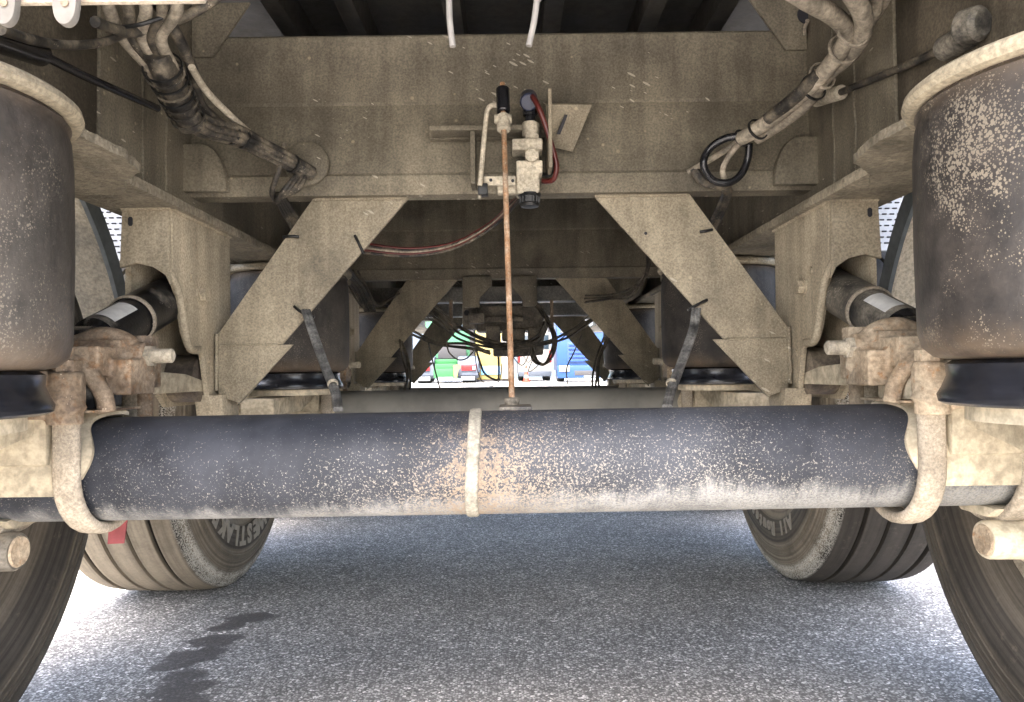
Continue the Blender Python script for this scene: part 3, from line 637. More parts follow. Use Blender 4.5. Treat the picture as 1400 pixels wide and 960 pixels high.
for s in (-1, 1):
    L = 'left' if s < 0 else 'right'
    h = hanger(s); b = brace(s); a = arm(s)
    asp = air_spring(s, bel_l_m if s < 0 else bel_r_m, ('grime-stained rubber air spring bellows beside the left clamp' if s < 0 else 'mud-spattered rubber air spring bellows beside the right clamp'))
    sh = shock(s, shock_m if s < 0 else shockr_m, ('black shock absorber with a white sticker, left hanger' if s < 0 else 'dust-greyed shock absorber with a white sticker, right hanger'))
    for i in (1, 2):
        for q in (h, b, a, sh): copy_part(q, TR, SP * i)
        c = copy_part(asp, TR, SP * i)
        # the far bellows are less spattered: their own mesh copies carry the plainer rubber
        c.data = c.data.copy(); c.data.materials[0] = bel_far_m
    mudguard(s, 0)
    wheel(s, 0, tyre_n_m, 'dark tyre in the ' + L + ' corner nearest the camera')
    wheel(s, 1, tyre_l_m if s < 0 else tyre_r_m, 'dust-coated grooved tyre behind the left end of the axle' if s < 0 else 'dark-treaded tyre with a dusty sidewall behind the right end of the axle',
          ('WESTLAKE', .352, .078, R(180 - 17), R(8.6)) if s < 0 else ('All Routes MT', .358, .056, R(180 - 30), R(5.6)))
    wheel(s, 2, tyre_n_m, None)
    # brake cylinder seen end-on under the axle
    bc = (s * .655, AY - .03, .425)
    br = add('brake_cylinder', lathe([(0, .020), (.0, .024), (.004, .026), (.05, .0265), (.055, .031), (.09, .033), (.20, .036), (.2, .02)], (s, 0, 0), bc, 32), cream_m if s > 0 else rim_m, TR, bev=.0, label='round brake cylinder end under the ' + L + ' axle clamp')
    add('end_cap', lathe([(-.003, .014), (-.003, .0195), (.0005, .0215), (.002, .02)], (s, 0, 0), bc, 28), rust_r_m, br)
    lug = add('axle_lug', prism([(AY - .05, .47), (AY + .05, .47), (AY + .03, .454), (AY - .03, .454)], 'x', s * .66, s * .80), cream_m, TR, bev=.006)
axs = [axle(i) for i in range(3)]
strap(axs[0])

# perforated pale panels outboard of the second wheels, each slot a piece
for s in (-1, 1):
    rot = Matrix.Rotation(R(-18), 3, 'X')
    c = Vector((s * 1.045, 1.985, 1.10))
    p = add('perforated_panel', cbox(c, (.24, .006, .27), rot), paleplast_m, TR, label='pale slotted panel glimpsed beyond the ' + ('left' if s < 0 else 'right') + ' hanger')
    sv = cbox((0, 0, 0), (.012, .004, .0028), rot); base = None
    for i in range(14):
        for j in range(11):
            q = c + rot @ Vector(((j - 5.1) * .0205 + (.010 if i % 2 else 0), -.004, (i - 6.5) * .0175))
            if base is None:
                base = add('slot', sv, slot_m, p, smooth=False); o = base
            else:
                o = base.copy(); col.objects.link(o); o.parent = p
            o.location = q - W[p.name]

# red tag hanging behind the left U-bolt
tagp = pts([(150, 700, 1.14), (175, 702, 1.14), (169, 743, 1.13), (147, 744, 1.13)])
add('red_tag', (tagp + [q + Vector((0, .003, 0)) for q in tagp], [[0, 1, 2, 3], [7, 6, 5, 4], [0, 4, 5, 1], [1, 5, 6, 2], [2, 6, 7, 3], [3, 7, 4, 0]]), redtag_m, TR, smooth=False, label='small faded red tag hanging under the left clamp')

# ------------------------------------------------------------------ levelling valve on the cross member
YV = 1.375
def pbox(x0, y0, x1, y1, Y, d): # a block whose camera-side face covers these picture coordinates at depth Y
    a, b_ = at(x0, y0, Y), at(x1, y1, Y); return box(min(a.x, b_.x), max(a.x, b_.x), Y, Y + d, min(a.z, b_.z), max(a.z, b_.z))
def pcyl(x, y, r, Y, d, n=20):
    c = at(x, y, Y); return cyl(c, c + Vector((0, d, 0)), r, n)
body_parts = [pbox(718, 183, 738, 262, YV, .035), pbox(700, 189, 742, 204, YV - .008, .05), pbox(706, 219, 742, 236, YV - .008, .05), pbox(706, 238, 736, 264, YV - .004, .045),
              cyl(at(725, 188, YV + .015), at(726, 168, YV + .015), .0165, 20), pbox(680, 252, 712, 264, YV + .004, .022)]
lv = cast('levelling_valve', body_parts, valve_m, TR, .0022, 2, label='dusty levelling valve block on the cross member')
add('centre_bolt', mg(pcyl(727, 212, .0125, YV - .014, .012), ), valve_m, lv, bev=.001)
c = at(724, 264, YV + .015); d = Vector((0, 0, -1))
add('knob', lathe([(0, .012), (.002, .022), (.006, .0225), (.008, .019), (.02, .0175), (.022, .019), (.0265, .017), (.0275, .009)], d, c, 28), tie_m, lv, bev=.0)
kn = [c + Vector((math.cos(t) * .0185, math.sin(t) * .0185, -.0135)) for t in [2 * math.pi * k / 16 for k in range(16)]]
for q in kn: add('knob_rib', cbox(q, (.002, .002, .013)), tie_m, lv)
add('air_fitting', mg(cyl(at(725, 170, YV + .012), at(725, 152, YV + .012), .0105, 16, .001), cyl(at(725, 158, YV + .012), at(724, 150, YV + .012), .014, 16, .001), cyl(at(724, 150, YV + .012), at(723, 136, YV + .006), .0135, 16, .002),), black_m, lv)
add('fitting_cap', cyl(at(723, 140, YV - .012), at(723, 134, YV + .022), .017, 20, .003), plain('blue_black_plastic', (.02, .025, .05), .3), lv)
add('red_hose', tube(spl(pts([(728, 132, YV - .016), (736, 146, YV - .03), (747, 175, YV - .025), (756, 205, YV - .01), (761, 228, YV), (756, 246, YV + .015), (742, 248, YV + .03)]), 6), .0052, 10), redhose_m, lv)
add('black_hose', tube(spl(pts([(734, 140, YV), (742, 160, YV - .01), (752, 195, YV), (757, 225, YV + .01), (750, 240, YV + .02), (738, 236, YV + .03)]), 6), .004, 8), tie_m, lv)
add('lever_arm', mg(pbox(661, 241, 705, 253, YV - .012, .008)), valve_m, lv, bev=.002)
for x, y in ((671, 246), (701, 247)): add('lever_screw', pcyl(x, y, .003, YV - .0145, .003, 10), slot_m, lv)
add('lever_joint', mg(pbox(653, 250, 667, 266, YV - .02, .022)), tie_m, lv, bev=.003)
add('joint_pin', cyl(at(656, 264, YV - .01), at(655, 272, YV - .01), .0035, 12), valve_m, lv)
add('bent_link', tube(spl(pts([(656, 254, YV - .022), (661, 200, YV - .024), (665, 160, YV - .026), (668, 148, YV - .028), (674, 144, YV - .03), (684, 144, YV - .03)]), 6), .0048, 10), valve_m, lv)
# mounting brackets behind the valve
mb = add('valve_bracket', mg(pbox(587, 173, 745, 188, 1.43, .02)), frame_m, lv, bev=.002)
q = pts([(586, 181, 1.39), (700, 181, 1.39), (700, 189, 1.40), (586, 189, 1.40)])
add('bracket_ledge', box(at(587, 0, 1.4).x, at(720, 0, 1.4).x, 1.385, 1.432, at(0, 181, 1.4).z - .012, at(0, 181, 1.4).z - .002), frame_m, lv, bev=.002)
add('bracket_plate', box(at(641, 0, 1.4).x, at(648, 0, 1.4).x, 1.385, 1.44, at(0, 262, 1.4).z, at(0, 190, 1.4).z), frame_m, lv, bev=.002)
add('bracket_plate', box(at(745, 0, 1.4).x, at(750, 0, 1.4).x, 1.34, 1.45, at(0, 250, 1.4).z, at(0, 146, 1.4).z), brace_m, lv, bev=.002)
wp = pts([(746, 143, 1.36), (810, 143, 1.40), (783, 208, 1.43), (748, 200, 1.43)])
wpv = wp + [p + Vector((0, .008, .006)) for p in wp]
add('angled_plate', (wpv, [[0, 1, 2, 3], [7, 6, 5, 4], [0, 4, 5, 1], [1, 5, 6, 2], [2, 6, 7, 3], [3, 7, 4, 0]]), brace_m, lv, bev=.002)
sl_ = pts([(772, 157, 1.365), (776, 157, 1.365), (766, 183, 1.385), (761, 183, 1.385)]); sl_ = [p + Vector((0, -.001, -.0015)) for p in sl_]
add('plate_slot', (sl_ + [p + Vector((0, .004, .003)) for p in sl_], [[0, 1, 2, 3], [7, 6, 5, 4], [0, 4, 5, 1], [1, 5, 6, 2], [2, 6, 7, 3], [3, 7, 4, 0]]), slot_m, lv)
# linkage rod down to the axle
p0, p1 = at(687, 114, YV - .035), at(700, 550, 1.165)
rd = add('linkage_rod', tube([p0 + (p1 - p0) * (k / 10) for k in range(11)], .0050, 12), rod_m, TR, label='thin rusty linkage rod from the levelling valve down to the axle')
dr = (p1 - p0).normalized(); A = p0 + dr * .012
add('rubber_joint', cyl(A, A + dr * .052, .0125, 18, .002), black_m, rd)
add('joint_nut', cyl(A + dr * .058, A + dr * .092, .0125, 16, .003), valve_m, rd)
add('joint_collar', cyl(A + dr * .066 + Vector((-.017, 0, 0)), A + dr * .066 + Vector((.015, 0, 0)), .009, 14, .002), valve_m, rd)
add('rod_nut', lathe([(0, .006), (.002, .012), (.007, .0125), (.012, .010)], (0, 0, -1), p1 + Vector((0, 0, .008)), 16), shockr_m, rd)
add('rod_lug', box(p1.x - .02, p1.x + .03, p1.y - .07, p1.y + .018, p1.z - .014, p1.z - .004), shockr_m, rd, bev=.002)

# ------------------------------------------------------------------ cable harnesses
hl = empty('cable_harness', at(250, 120, 1.15), TR); hl['label'] = 'thick taped bundle of dusty black hoses along the left rail'
tops = [(140, -30), (166, -30), (190, -30), (212, -30), (232, -30)]
for i, (x, y) in enumerate(tops):
    o_ = (i - 2)
    cable('hose', [(x, y, .95), (x + 10, 14, .98), (194 + o_ * 13, 52, 1.03), (222 + o_ * 8, 96, 1.09), (247 + o_ * 4, 150, 1.16)], .0085 - .001 * (i % 2), cable_m if i % 2 else cable_d_m, hl, n=12, wob=.02)
cable('taped_sleeve', [(214, 72, 1.055), (222, 92, 1.075), (235, 118, 1.11), (250, 148, 1.15), (262, 172, 1.18)], [.019, .028, .029, .027, .021], cable_m, hl, n=20, wob=.05)
for x, y, Y in ((222, 92, 1.075), (226, 101, 1.086), (231, 110, 1.1), (237, 121, 1.113), (241, 130, 1.125), (246, 139, 1.138), (251, 149, 1.152), (257, 161, 1.168)):
    a0 = at(x, y, Y); band('tape_band', a0, at(x + 14, y + 28, Y + .04) - a0, .0298 - .0003 * (y - 90) * .12, .003, cable_m if y % 2 else tie_m, hl)
for i, (dx, dy, rr) in enumerate(((0, 0, .0095), (8, -8, .008), (-5, 8, .0075), (6, 7, .0075), (-8, -3, .006), (12, 1, .006))):
    cable('hose', [(248 + dx, 152 + dy, 1.16), (275 + dx, 172 + dy, 1.21), (318 + dx, 184 + dy, 1.28), (352 + dx * .8, 200 + dy * .8, 1.33), (388 + dx * .7, 218 + dy * .7, 1.38), (425 + dx * .5, 238 + dy * .5, 1.42)], rr, cable_m, hl, n=12, wob=.03)
cable('pale_tube', [(262, 92, 1.10), (285, 128, 1.18), (330, 172, 1.3), (340, 180, 1.33)], .0058, valve_m, hl)
cable('hose', [(190, -30, .98), (232, 30, 1.03), (262, 92, 1.12), (274, 142, 1.2), (300, 168, 1.26)], .009, cable_m, hl)
cable('hose', [(130, 30, .92), (180, 44, 1.0), (240, 28, 1.05), (290, 2, 1.06), (310, -20, 1.06)], .0075, cable_m, hl)
cable('hose', [(0, 40, .74), (50, 56, .84), (100, 62, .93), (150, 55, 1.0), (200, 30, 1.05)], .006, cable_m, hl)
for x, y, Y in ((318, 184, 1.28), (332, 190, 1.3), (400, 224, 1.392), (268, 166, 1.19)):
    a0 = at(x, y, Y); band('cable_tie', a0, at(x + 30, y + 15, Y + .045) - a0, .0185, .004, tie_m, hl)
cable('band_wire', [(158, 38, .99), (190, 34, .975), (222, 24, .985)], .003, tie_m, hl)
o = add('grommet_cover', lathe([(0, .045), (.006, .044), (.010, .036), (.011, .01)], (0, -1, .05), at(420, 225, 1.437), 28), frame_m, hl)
for k in range(4):
    cable('hose', [(418 - 4 * k, 240, 1.41), (408 - 6 * k, 258, 1.40), (385 - 2 * k, 268 + 2 * k, 1.42), (372 + 3 * k, 262 + 3 * k, 1.46), (376 + 4 * k, 250, 1.5)], .0055, cable_m, hl)
    cable('hose', [(374 + 3 * k, 262, 1.45), (388 + 4 * k, 290, 1.5), (410 + 6 * k, 325, 1.58), (440 + 6 * k, 350, 1.9), (480 + 5 * k, 390, 2.4), (500 + 4 * k, 425, 2.55)], .006, cable_m, hl)
cable('hose', [(388, 196, 1.38), (382, 230, 1.38), (372, 262, 1.40), (378, 276, 1.45)], .0055, cable_m, hl)

hr = empty('cable_harness', at(1120, 90, 1.15), TR); hr['label'] = 'beige dust-coated hoses tied along the right rail'
cable('hose', [(1040, -40, .95), (1098, -2, 1.0), (1140, 22, 1.05), (1158, 42, 1.08), (1156, 58, 1.1), (1138, 85, 1.14), (1112, 115, 1.19), (1072, 150, 1.26), (1030, 180, 1.32), (1012, 190, 1.345)], .0135, cable_d_m, hr, n=14, wob=.015)
cable('hose', [(1145, -40, .96), (1166, -6, 1.0), (1180, 22, 1.04), (1178, 50, 1.08), (1160, 76, 1.13), (1130, 102, 1.19), (1100, 142, 1.25), (1060, 172, 1.31), (1034, 188, 1.345)], .0135, cable_d_m, hr, n=14, wob=.015)
cable('hose', [(1190, -40, 1.0), (1198, 0, 1.05), (1192, 26, 1.08), (1176, 44, 1.12), (1150, 84, 1.17), (1120, 110, 1.22)], .009, cable_d_m, hr, n=12)
cable('hose', [(1206, -40, 1.0), (1212, -6, 1.05), (1198, 20, 1.1), (1180, 40, 1.14)], .0075, cable_d_m, hr)
cable('hose', [(1140, 80, 1.16), (1110, 108, 1.21), (1065, 152, 1.28), (1015, 188, 1.36)], .008, cable_d_m, hr)
cable('dark_hose', [(1120, 100, 1.165), (1085, 135, 1.22), (1050, 162, 1.28)], .011, cable_m, hr, n=12, wob=.03)
cable('loop_hose', [(1016, 186, 1.34), (990, 190, 1.35), (968, 206, 1.36), (962, 226, 1.36), (974, 246, 1.37), (995, 250, 1.37), (1012, 240, 1.37), (1022, 218, 1.37), (1024, 196, 1.36)], .0072, black_m, hr, n=12)
cable('loop_hose', [(1014, 192, 1.37), (998, 212, 1.38), (988, 232, 1.385), (992, 250, 1.39)], .0055, cable_d_m, hr)
cable('hose', [(1020, 186, 1.37), (985, 210, 1.4), (940, 236, 1.425)], .006, cable_d_m, hr)
for k in range(3): cable('dark_hose', [(946 + 3 * k, 232, 1.42), (962 + 3 * k, 252, 1.42), (990 + 3 * k, 258, 1.43), (984 + 4 * k, 280, 1.52), (968 + 5 * k, 310, 1.58), (955 + 6 * k, 330, 1.7)], .006, cable_m, hr)
for x, y, Y, rr in ((1014, 189, 1.35, .0175), (1036, 177, 1.315, .021), (1124, 104, 1.185, .024), (1112, 120, 1.205, .0235), (1152, 68, 1.115, .0245), (1166, 42, 1.07, .026)):
    a0 = at(x, y, Y); band('cable_tie', a0, at(x - 22, y + 20, Y + .04) - a0, rr, .004, cable_d_m if y < 120 else tie_m, hr)

# grey rod through the right rail and the black one on the left
rr_ = add('brake_cable', tube(spl(pts([(1150, 126, 1.27), (1200, 106, 1.16), (1250, 85, 1.06), (1295, 64, .98)]), 5), .006, 10), cable_m, TR, label='slim rod running from the right rail to a grey boot above the air spring')
add('cable_socket', cyl(at(1116, 137, 1.36), at(1151, 126, 1.27), .013, 18, .002), valve_m, rr_)
add('rubber_boot', mg(cyl(at(1290, 68, .99), at(1330, 45, .93), .017, 20, .003), cyl(at(1312, 40, .93), at(1345, 30, .90), .022, 20, .006)), shockr_m, rr_)
rl_ = add('brake_cable', tube(spl(pts([(48, 70, .88), (120, 106, 1.0), (215, 148, 1.2)]), 5), .0062, 10), black_m, TR, label='thin black rod between the left air spring and the hose bundle')
add('rubber_boot', cyl(at(-40, 40, .74), at(55, 74, .89), .015, 18, .003), black_m, rl_)

# rear fittings at the top of the view
ra = add('rear_fitting', box(at(-140, 0, .5).x, at(288, 0, .5).x, .49, .496, at(140, 3, .49).z, at(140, 3, .49).z + .04), ubolt_m, TR, bev=.003, label='pale bar edge with two lugs at the top left')
for x in (22, 103):
    a0 = at(x, 0, .495); V = [(a0.x - .0088, a0.z + .03), (a0.x + .0088, a0.z + .03), (a0.x + .008, a0.z - .010)] + [(a0.x + .0075 * math.cos(q), a0.z - .0125 - .0105 * math.sin(q)) for q in [k * math.pi / 12 for k in range(1, 12)]] + [(a0.x - .008, a0.z - .010)]
    lg = add('lug', prism(V, 'y', .482, .4885), white_m, ra, bev=.001)
    add('lug_hole', cyl((a0.x + .001, .4808, a0.z - .009), (a0.x + .001, .4822, a0.z - .009), .0026, 14), rust_m, ra)
add('hanger_strap', box(at(200, 0, .5).x, at(206, 0, .5).x, .497, .505, at(0, 2, .5).z + .02, 1.5), frame_m, ra); 
for n_, p in (('wire_end', [(613, -330, .60), (613, -30, .60), (614, 0, .60), (615, 30, .60), (619, 64, .60)]), ('wire_end', [(737, -330, .60), (737, -30, .60), (734, 0, .60), (730, 30, .60), (723, 63, .60)])):
    cable(n_, p, .0026, white_m, TR, n=8, label='short white wire end hanging from above, ' + ('left' if p[0][0] < 700 else 'right') + ' of the pair')

# ------------------------------------------------------------------ ties and straps on the braces, hoses between the axles
lead_m = dirty('grey_dusty_lead', (0.05, 0.05, 0.05), (0.24, 0.235, 0.22), 0.5, 30, 200, 0.2, (0.3, 0.29, 0.27))
dh = empty('sensor_lead', at(440, 490, 1.42), TR); dh['label'] = 'flat grey-black lead hanging from the left brace to the axle'
for k in range(3): cable('lead', [(414 + 4 * k, 424, 1.462), (424 + 4 * k, 455, 1.44), (440 + 4 * k, 500, 1.38), (454 + 4 * k, 535, 1.3), (458 + 4 * k, 560, 1.2)], .0038, lead_m, dh)
band('lead_clip', at(455, 525, 1.32), at(458, 540, 1.3) - at(450, 505, 1.35), .0098, .006, valve_m, dh)
dh2 = empty('sensor_lead', at(930, 490, 1.42), TR); dh2['label'] = 'flat grey-black lead hanging from the right brace to the axle'
for k in range(3): cable('lead', [(948 + 4 * k, 422, 1.462), (944 + 4 * k, 450, 1.44), (930 + 4 * k, 490, 1.38), (915 + 4 * k, 530, 1.3), (908 + 4 * k, 556, 1.2)], .0038, lead_m, dh2)
band('lead_clip', at(918, 524, 1.32), at(916, 540, 1.3) - at(924, 505, 1.35), .0098, .006, valve_m, dh2)
for p in ([(387, 324, 1.472), (398, 323, 1.468), (409, 324, 1.472)], [(485, 322, 1.472), (491, 334, 1.468), (497, 347, 1.472)], [(402, 419, 1.472), (414, 428, 1.466), (430, 434, 1.468)],
          [(957, 317, 1.472), (964, 316, 1.468), (974, 314, 1.472)], [(940, 424, 1.468), (955, 416, 1.468), (967, 410, 1.472)]):
    cable('cable_tie', p, .0030, tie_m, TR)
add('hole', pcyl(883, 319, .0032, 1.4735, .003, 12), slot_m, TR)

mh = empty('air_hoses', at(600, 340, 1.9), TR); mh['label'] = 'red and grey air hoses sagging behind the left brace'
for k, m_ in enumerate((redhose_m, cable_m, cable_d_m, redhose_m, cable_m)):
    cable('hose', [(440, 330 + 2 * k, 1.62), (495, 333 + 3 * k, 1.62), (560, 340 + 2.5 * k, 1.62), (620, 332 + 2 * k, 1.60), (670, 305 + 2 * k, 1.55), (700, 277 + 2 * k, 1.47), (716, 262, 1.42)], .0035, m_, mh)

# ------------------------------------------------------------------ modulator, tank and cables in the middle distance
alloy_m = dirty('grimy_alloy', (0.11, 0.098, 0.08), (0.27, 0.235, 0.185), 0.5, 14, 150)
md_ = add('brake_modulator', pbox(650, 418, 744, 452, 3.15, .18), alloy_m, TR, bev=.012, label='grimy brake modulator hung among cables at the centre')
for q_, Y_, d_ in (((632, 416, 651, 450), 3.05, .1), ((640, 428, 662, 442), 2.98, .06), ((664, 446, 684, 470), 3.04, .09), ((686, 450, 718, 466), 3.08, .08), ((674, 468, 694, 487), 3.06, .08), ((656, 433, 716, 440), 3.1, .045), ((722, 448, 744, 478), 3.12, .1)):
    add('valve_block', pbox(*q_, Y_, d_), alloy_m, md_, bev=.008)
add('solenoid', cyl(at(692, 478, 3.1), at(742, 474, 3.1), .035, 24, .006), darkcable_m, md_)
add('port', cyl(at(638, 428, 3.04), at(638, 428, 3.06), .012, 16), slot_m, md_)
add('mount_strap', mg(pbox(614, 410, 619, 450, 3.12, .02)), rust_m, md_); add('mount_strap', mg(pbox(752, 410, 757, 450, 3.12, .02)), rust_m, md_)
add('mount_strap', mg(pbox(640, 300, 648, 425, 3.2, .02)), frame_m, md_); add('mount_strap', mg(pbox(722, 300, 730, 425, 3.2, .02)), frame_m, md_)
add('reservoir_tank', lathe([(0, .01), (.01, .07), (.03, .1), (.06, .115), (.5, .115), (.54, .1), (.57, .01)], (0, 1, 0), at(852, 372, 2.95), 36), frame_m, TR, label='round end of an air tank behind the right brace')
mc = empty('hanging_cables', at(700, 470, 3.0), TR); mc['label'] = 'tangle of black cables drooping round the brake modulator'
def loop(lst, r=.008): cable('cable', [(x + random.uniform(-2, 2), y + random.uniform(-2.5, 2.5), q) for x, y, q in lst], r * .5, darkcable_m, mc, n=7, k=5)
for k in range(5):
    loop([(575, 405 + 4 * k, 2.9), (600, 425 + 4 * k, 2.95), (625, 445 + 4 * k, 3.0), (665, 463 + 3 * k, 3.0), (705, 470 + 2 * k, 3.0), (735, 460 + 2 * k, 3.05), (748, 435 + 2 * k, 3.1)], .010)
for k in range(3):
    loop([(545, 440 + 4 * k, 3.0), (570, 455 + 3 * k, 3.0), (600, 467 + 3 * k, 3.02), (640, 472 + 3 * k, 3.05), (670, 480 + 2 * k, 3.05)], .011)
    loop([(700, 468 + 3 * k, 3.0), (740, 468 + 3 * k, 3.0), (775, 455 + 3 * k, 3.0), (805, 437 + 3 * k, 3.0), (830, 425, 3.0)], .010)
    loop([(733, 415, 3.1), (750 + 2 * k, 440, 3.05), (756 + 2 * k, 465, 3.0), (752 + 2 * k, 488, 3.0), (742, 497 + k, 3.0), (732 - 2 * k, 490, 3.0), (726 - 2 * k, 470, 3.0)], .010)
loop([(650, 475, 3.0), (655, 495, 3.0), (665, 512, 3.0), (678, 520, 3.0), (684, 512, 3.0), (683, 490, 3.0)], .009)
loop([(651, 478, 2.98), (652, 500, 2.98), (660, 518, 2.98), (674, 527, 2.98), (684, 520, 2.98), (685, 500, 2.98)], .004)
loop([(610, 464, 2.98), (614, 480, 2.98), (625, 491, 2.98), (640, 491, 2.98), (648, 478, 2.98)], .006)
loop([(700, 487, 2.98), (706, 496, 2.98), (716, 498, 2.98), (722, 488, 2.98), (724, 475, 2.98)], .004)
loop([(715, 488, 2.98), (722, 494, 2.98), (730, 485, 2.98), (732, 470, 2.98)], .003)
loop([(740, 497, 2.98), (730, 506, 2.98), (724, 505, 2.98), (727, 490, 2.98), (733, 478, 2.98)], .0035)
loop([(585, 470, 3.2), (592, 490, 3.2), (600, 530, 3.2)], .007); loop([(795, 455, 3.2), (783, 485, 3.2), (776, 505, 3.2), (777, 527, 3.2)], .006)
loop([(575, 425, 3.1), (600, 446, 3.1), (630, 452, 3.1)], .004); loop([(760, 470, 3.0), (790, 445, 3.0), (815, 425, 3.0)], .005)
for k in range(4):
    loop([(470 + 6 * k, 370, 2.45), (480 + 7 * k, 395, 2.5), (500 + 6 * k, 420, 2.6), (525 + 4 * k, 415 - 4 * k, 2.7), (545, 400, 2.8)], .007)
    loop([(800, 405 + 3 * k, 2.75), (835, 402 + 3 * k, 2.7), (865, 395 + 3 * k, 2.65), (885, 370, 2.6), (890 - 3 * k, 340, 2.6)], .007)
for k in range(3):
    loop([(545 + 3 * k, 466, 2.75), (552 + 3 * k, 490, 2.7), (556 + 3 * k, 515, 2.6), (552 + 3 * k, 535, 2.5)], .008)
    loop([(833 - 3 * k, 462, 2.75), (822 - 3 * k, 490, 2.7), (818 - 3 * k, 515, 2.6), (818 - 3 * k, 532, 2.5)], .008)

# ------------------------------------------------------------------ yard: vehicles standing opposite
green_m = plain('green_truck_paint', (0.018, 0.1, 0.033), 0.35, var=0.08, scale=3); green2_m = plain('mint_cab_paint', (0.045, 0.15, 0.085), 0.35, var=0.06, scale=3)
grey_m = plain('blue_grey_plastic', (0.042, 0.053, 0.075), 0.5); dark_m = plain('dark_chassis', (0.03, 0.03, 0.035), 0.6)
blue_m = plain('blue_truck_paint', (0.013, 0.046, 0.15), 0.3, var=0.08, scale=3); glass_m = plain('dark_glass', (0.02, 0.03, 0.04), 0.08, spec=0.6)
lamp_m = plain('red_lamp', (0.3, 0.01, 0.012), 0.25); plate_m = plain('licence_plate', (0.14, 0.155, 0.17), 0.4); yellow_m = plain('yellow_paint', (0.19, 0.155, 0.055), 0.5, var=0.1, scale=3)
wall_m = plain('pale_blue_render', (0.075, 0.1, 0.135), 0.8, var=0.08, scale=2); white2_m = plain('white_body', (0.17, 0.17, 0.165), 0.45, var=0.05, scale=2); orange_m = plain('cone_orange', (0.32, 0.035, 0.02), 0.5)
bluep_m = plain('blue_panel', (0.1, 0.25, 0.5), 0.5); ltyre_m = plain('parked_tyre', (0.03, 0.03, 0.03), 0.8)
GZ = 0.27
def wheel_bg(name, x, y, r, w_, parent):
    o = add(name, lathe([(-w_ / 2, r * .55), (-w_ / 2, r * .92), (-w_ / 2 + .03, r), (w_ / 2 - .03, r), (w_ / 2, r * .92), (w_ / 2, r * .55)], (1, 0, 0), (x, y, GZ + r), 28, True), ltyre_m, parent)
    return o
def truck_rear(X, Y):
    t = empty('green_truck', (X, Y, GZ)); tag(t, 'green truck seen from behind with grey mudguards and red tail lamps', 'truck')
    B = lambda n, x0, x1, y0, y1, z0, z1, m, p=None, bv=.02: add(n, box(X + x0, X + x1, Y + y0, Y + y1, GZ + z0, GZ + z1), m, p or t, bev=bv)
    for s in (-1, 1):
        x0, x1 = sorted((s * .45, s * 1.25))
        gpf = [(Y + 1.2, GZ + .55), (Y + 1.1, GZ + .85), (Y + .8, GZ + 1.05), (Y + .2, GZ + 1.0), (Y - .05, GZ + .75), (Y - .1, GZ + .3), (Y + .0, GZ + .18), (Y + .1, GZ + .25), (Y + .15, GZ + .7), (Y + .3, GZ + .88), (Y + .8, GZ + .95), (Y + 1.0, GZ + .8)]
        mgd = add('mudguard', prism(gpf, 'x', X + x0, X + x1), grey_m, t, bev=.02)
        B('tail_lamp', s * .88 - .28, s * .88 + .28, -.15, -.11, .48, .68, lamp_m, mgd); B('reverse_lamp', s * 1.08 - .06, s * 1.08 + .06, -.165, -.152, .5, .64, white2_m, mgd, .005)
        B('licence_plate', s * .85 - .26, s * .85 + .26, -.125, -.11, .1, .26, plate_m, mgd, .004)
        wheel_bg('wheel', X + s * .87, Y + .55, .5, .55, t); wheel_bg('wheel', X + s * 1.05, Y + 4.2, .5, .3, t)
    B('chassis_frame', -.42, .42, .0, 5.2, .45, .75, green_m); B('rear_cross_beam', -.46, .46, -.12, -.01, .2, .55, green_m); B('coupling_plate', -.45, .45, .3, 1.2, .76, .92, green_m)
    B('rear_plate', -.28, .28, -.14, -.125, .08, .24, plate_m, None, .004); cab_ = B('cab', -1.25, 1.25, 3.3, 5.3, .76, 3.5, green2_m, None, .08)
    B('rear_window', -.5, .5, 3.28, 3.298, 2.2, 2.8, glass_m, cab_, .005); B('air_deflector', -1.1, 1.1, 3.6, 5.0, 3.52, 4.0, green2_m, None, .1)
    B('exhaust_stack', .75, .95, 2.95, 3.15, .8, 3.2, dark_m); B('hose_rack', -.6, .6, 3.0, 3.1, 1.0, 1.6, dark_m)
    B('toolbox', -1.2, -.5, 1.4, 2.8, .4, 1.0, dark_m); B('fuel_tank', .5, 1.2, 1.4, 2.8, .4, 1.0, grey_m)
    add('warning_flag', prism([(X + .32, GZ + .25), (X + .42, GZ + .1), (X + .5, GZ + .5), (X + .6, GZ + .6), (X + .55, GZ + .72), (X + .3, GZ + .68)], 'y', Y - .3, Y - .27), yellow_m, t)
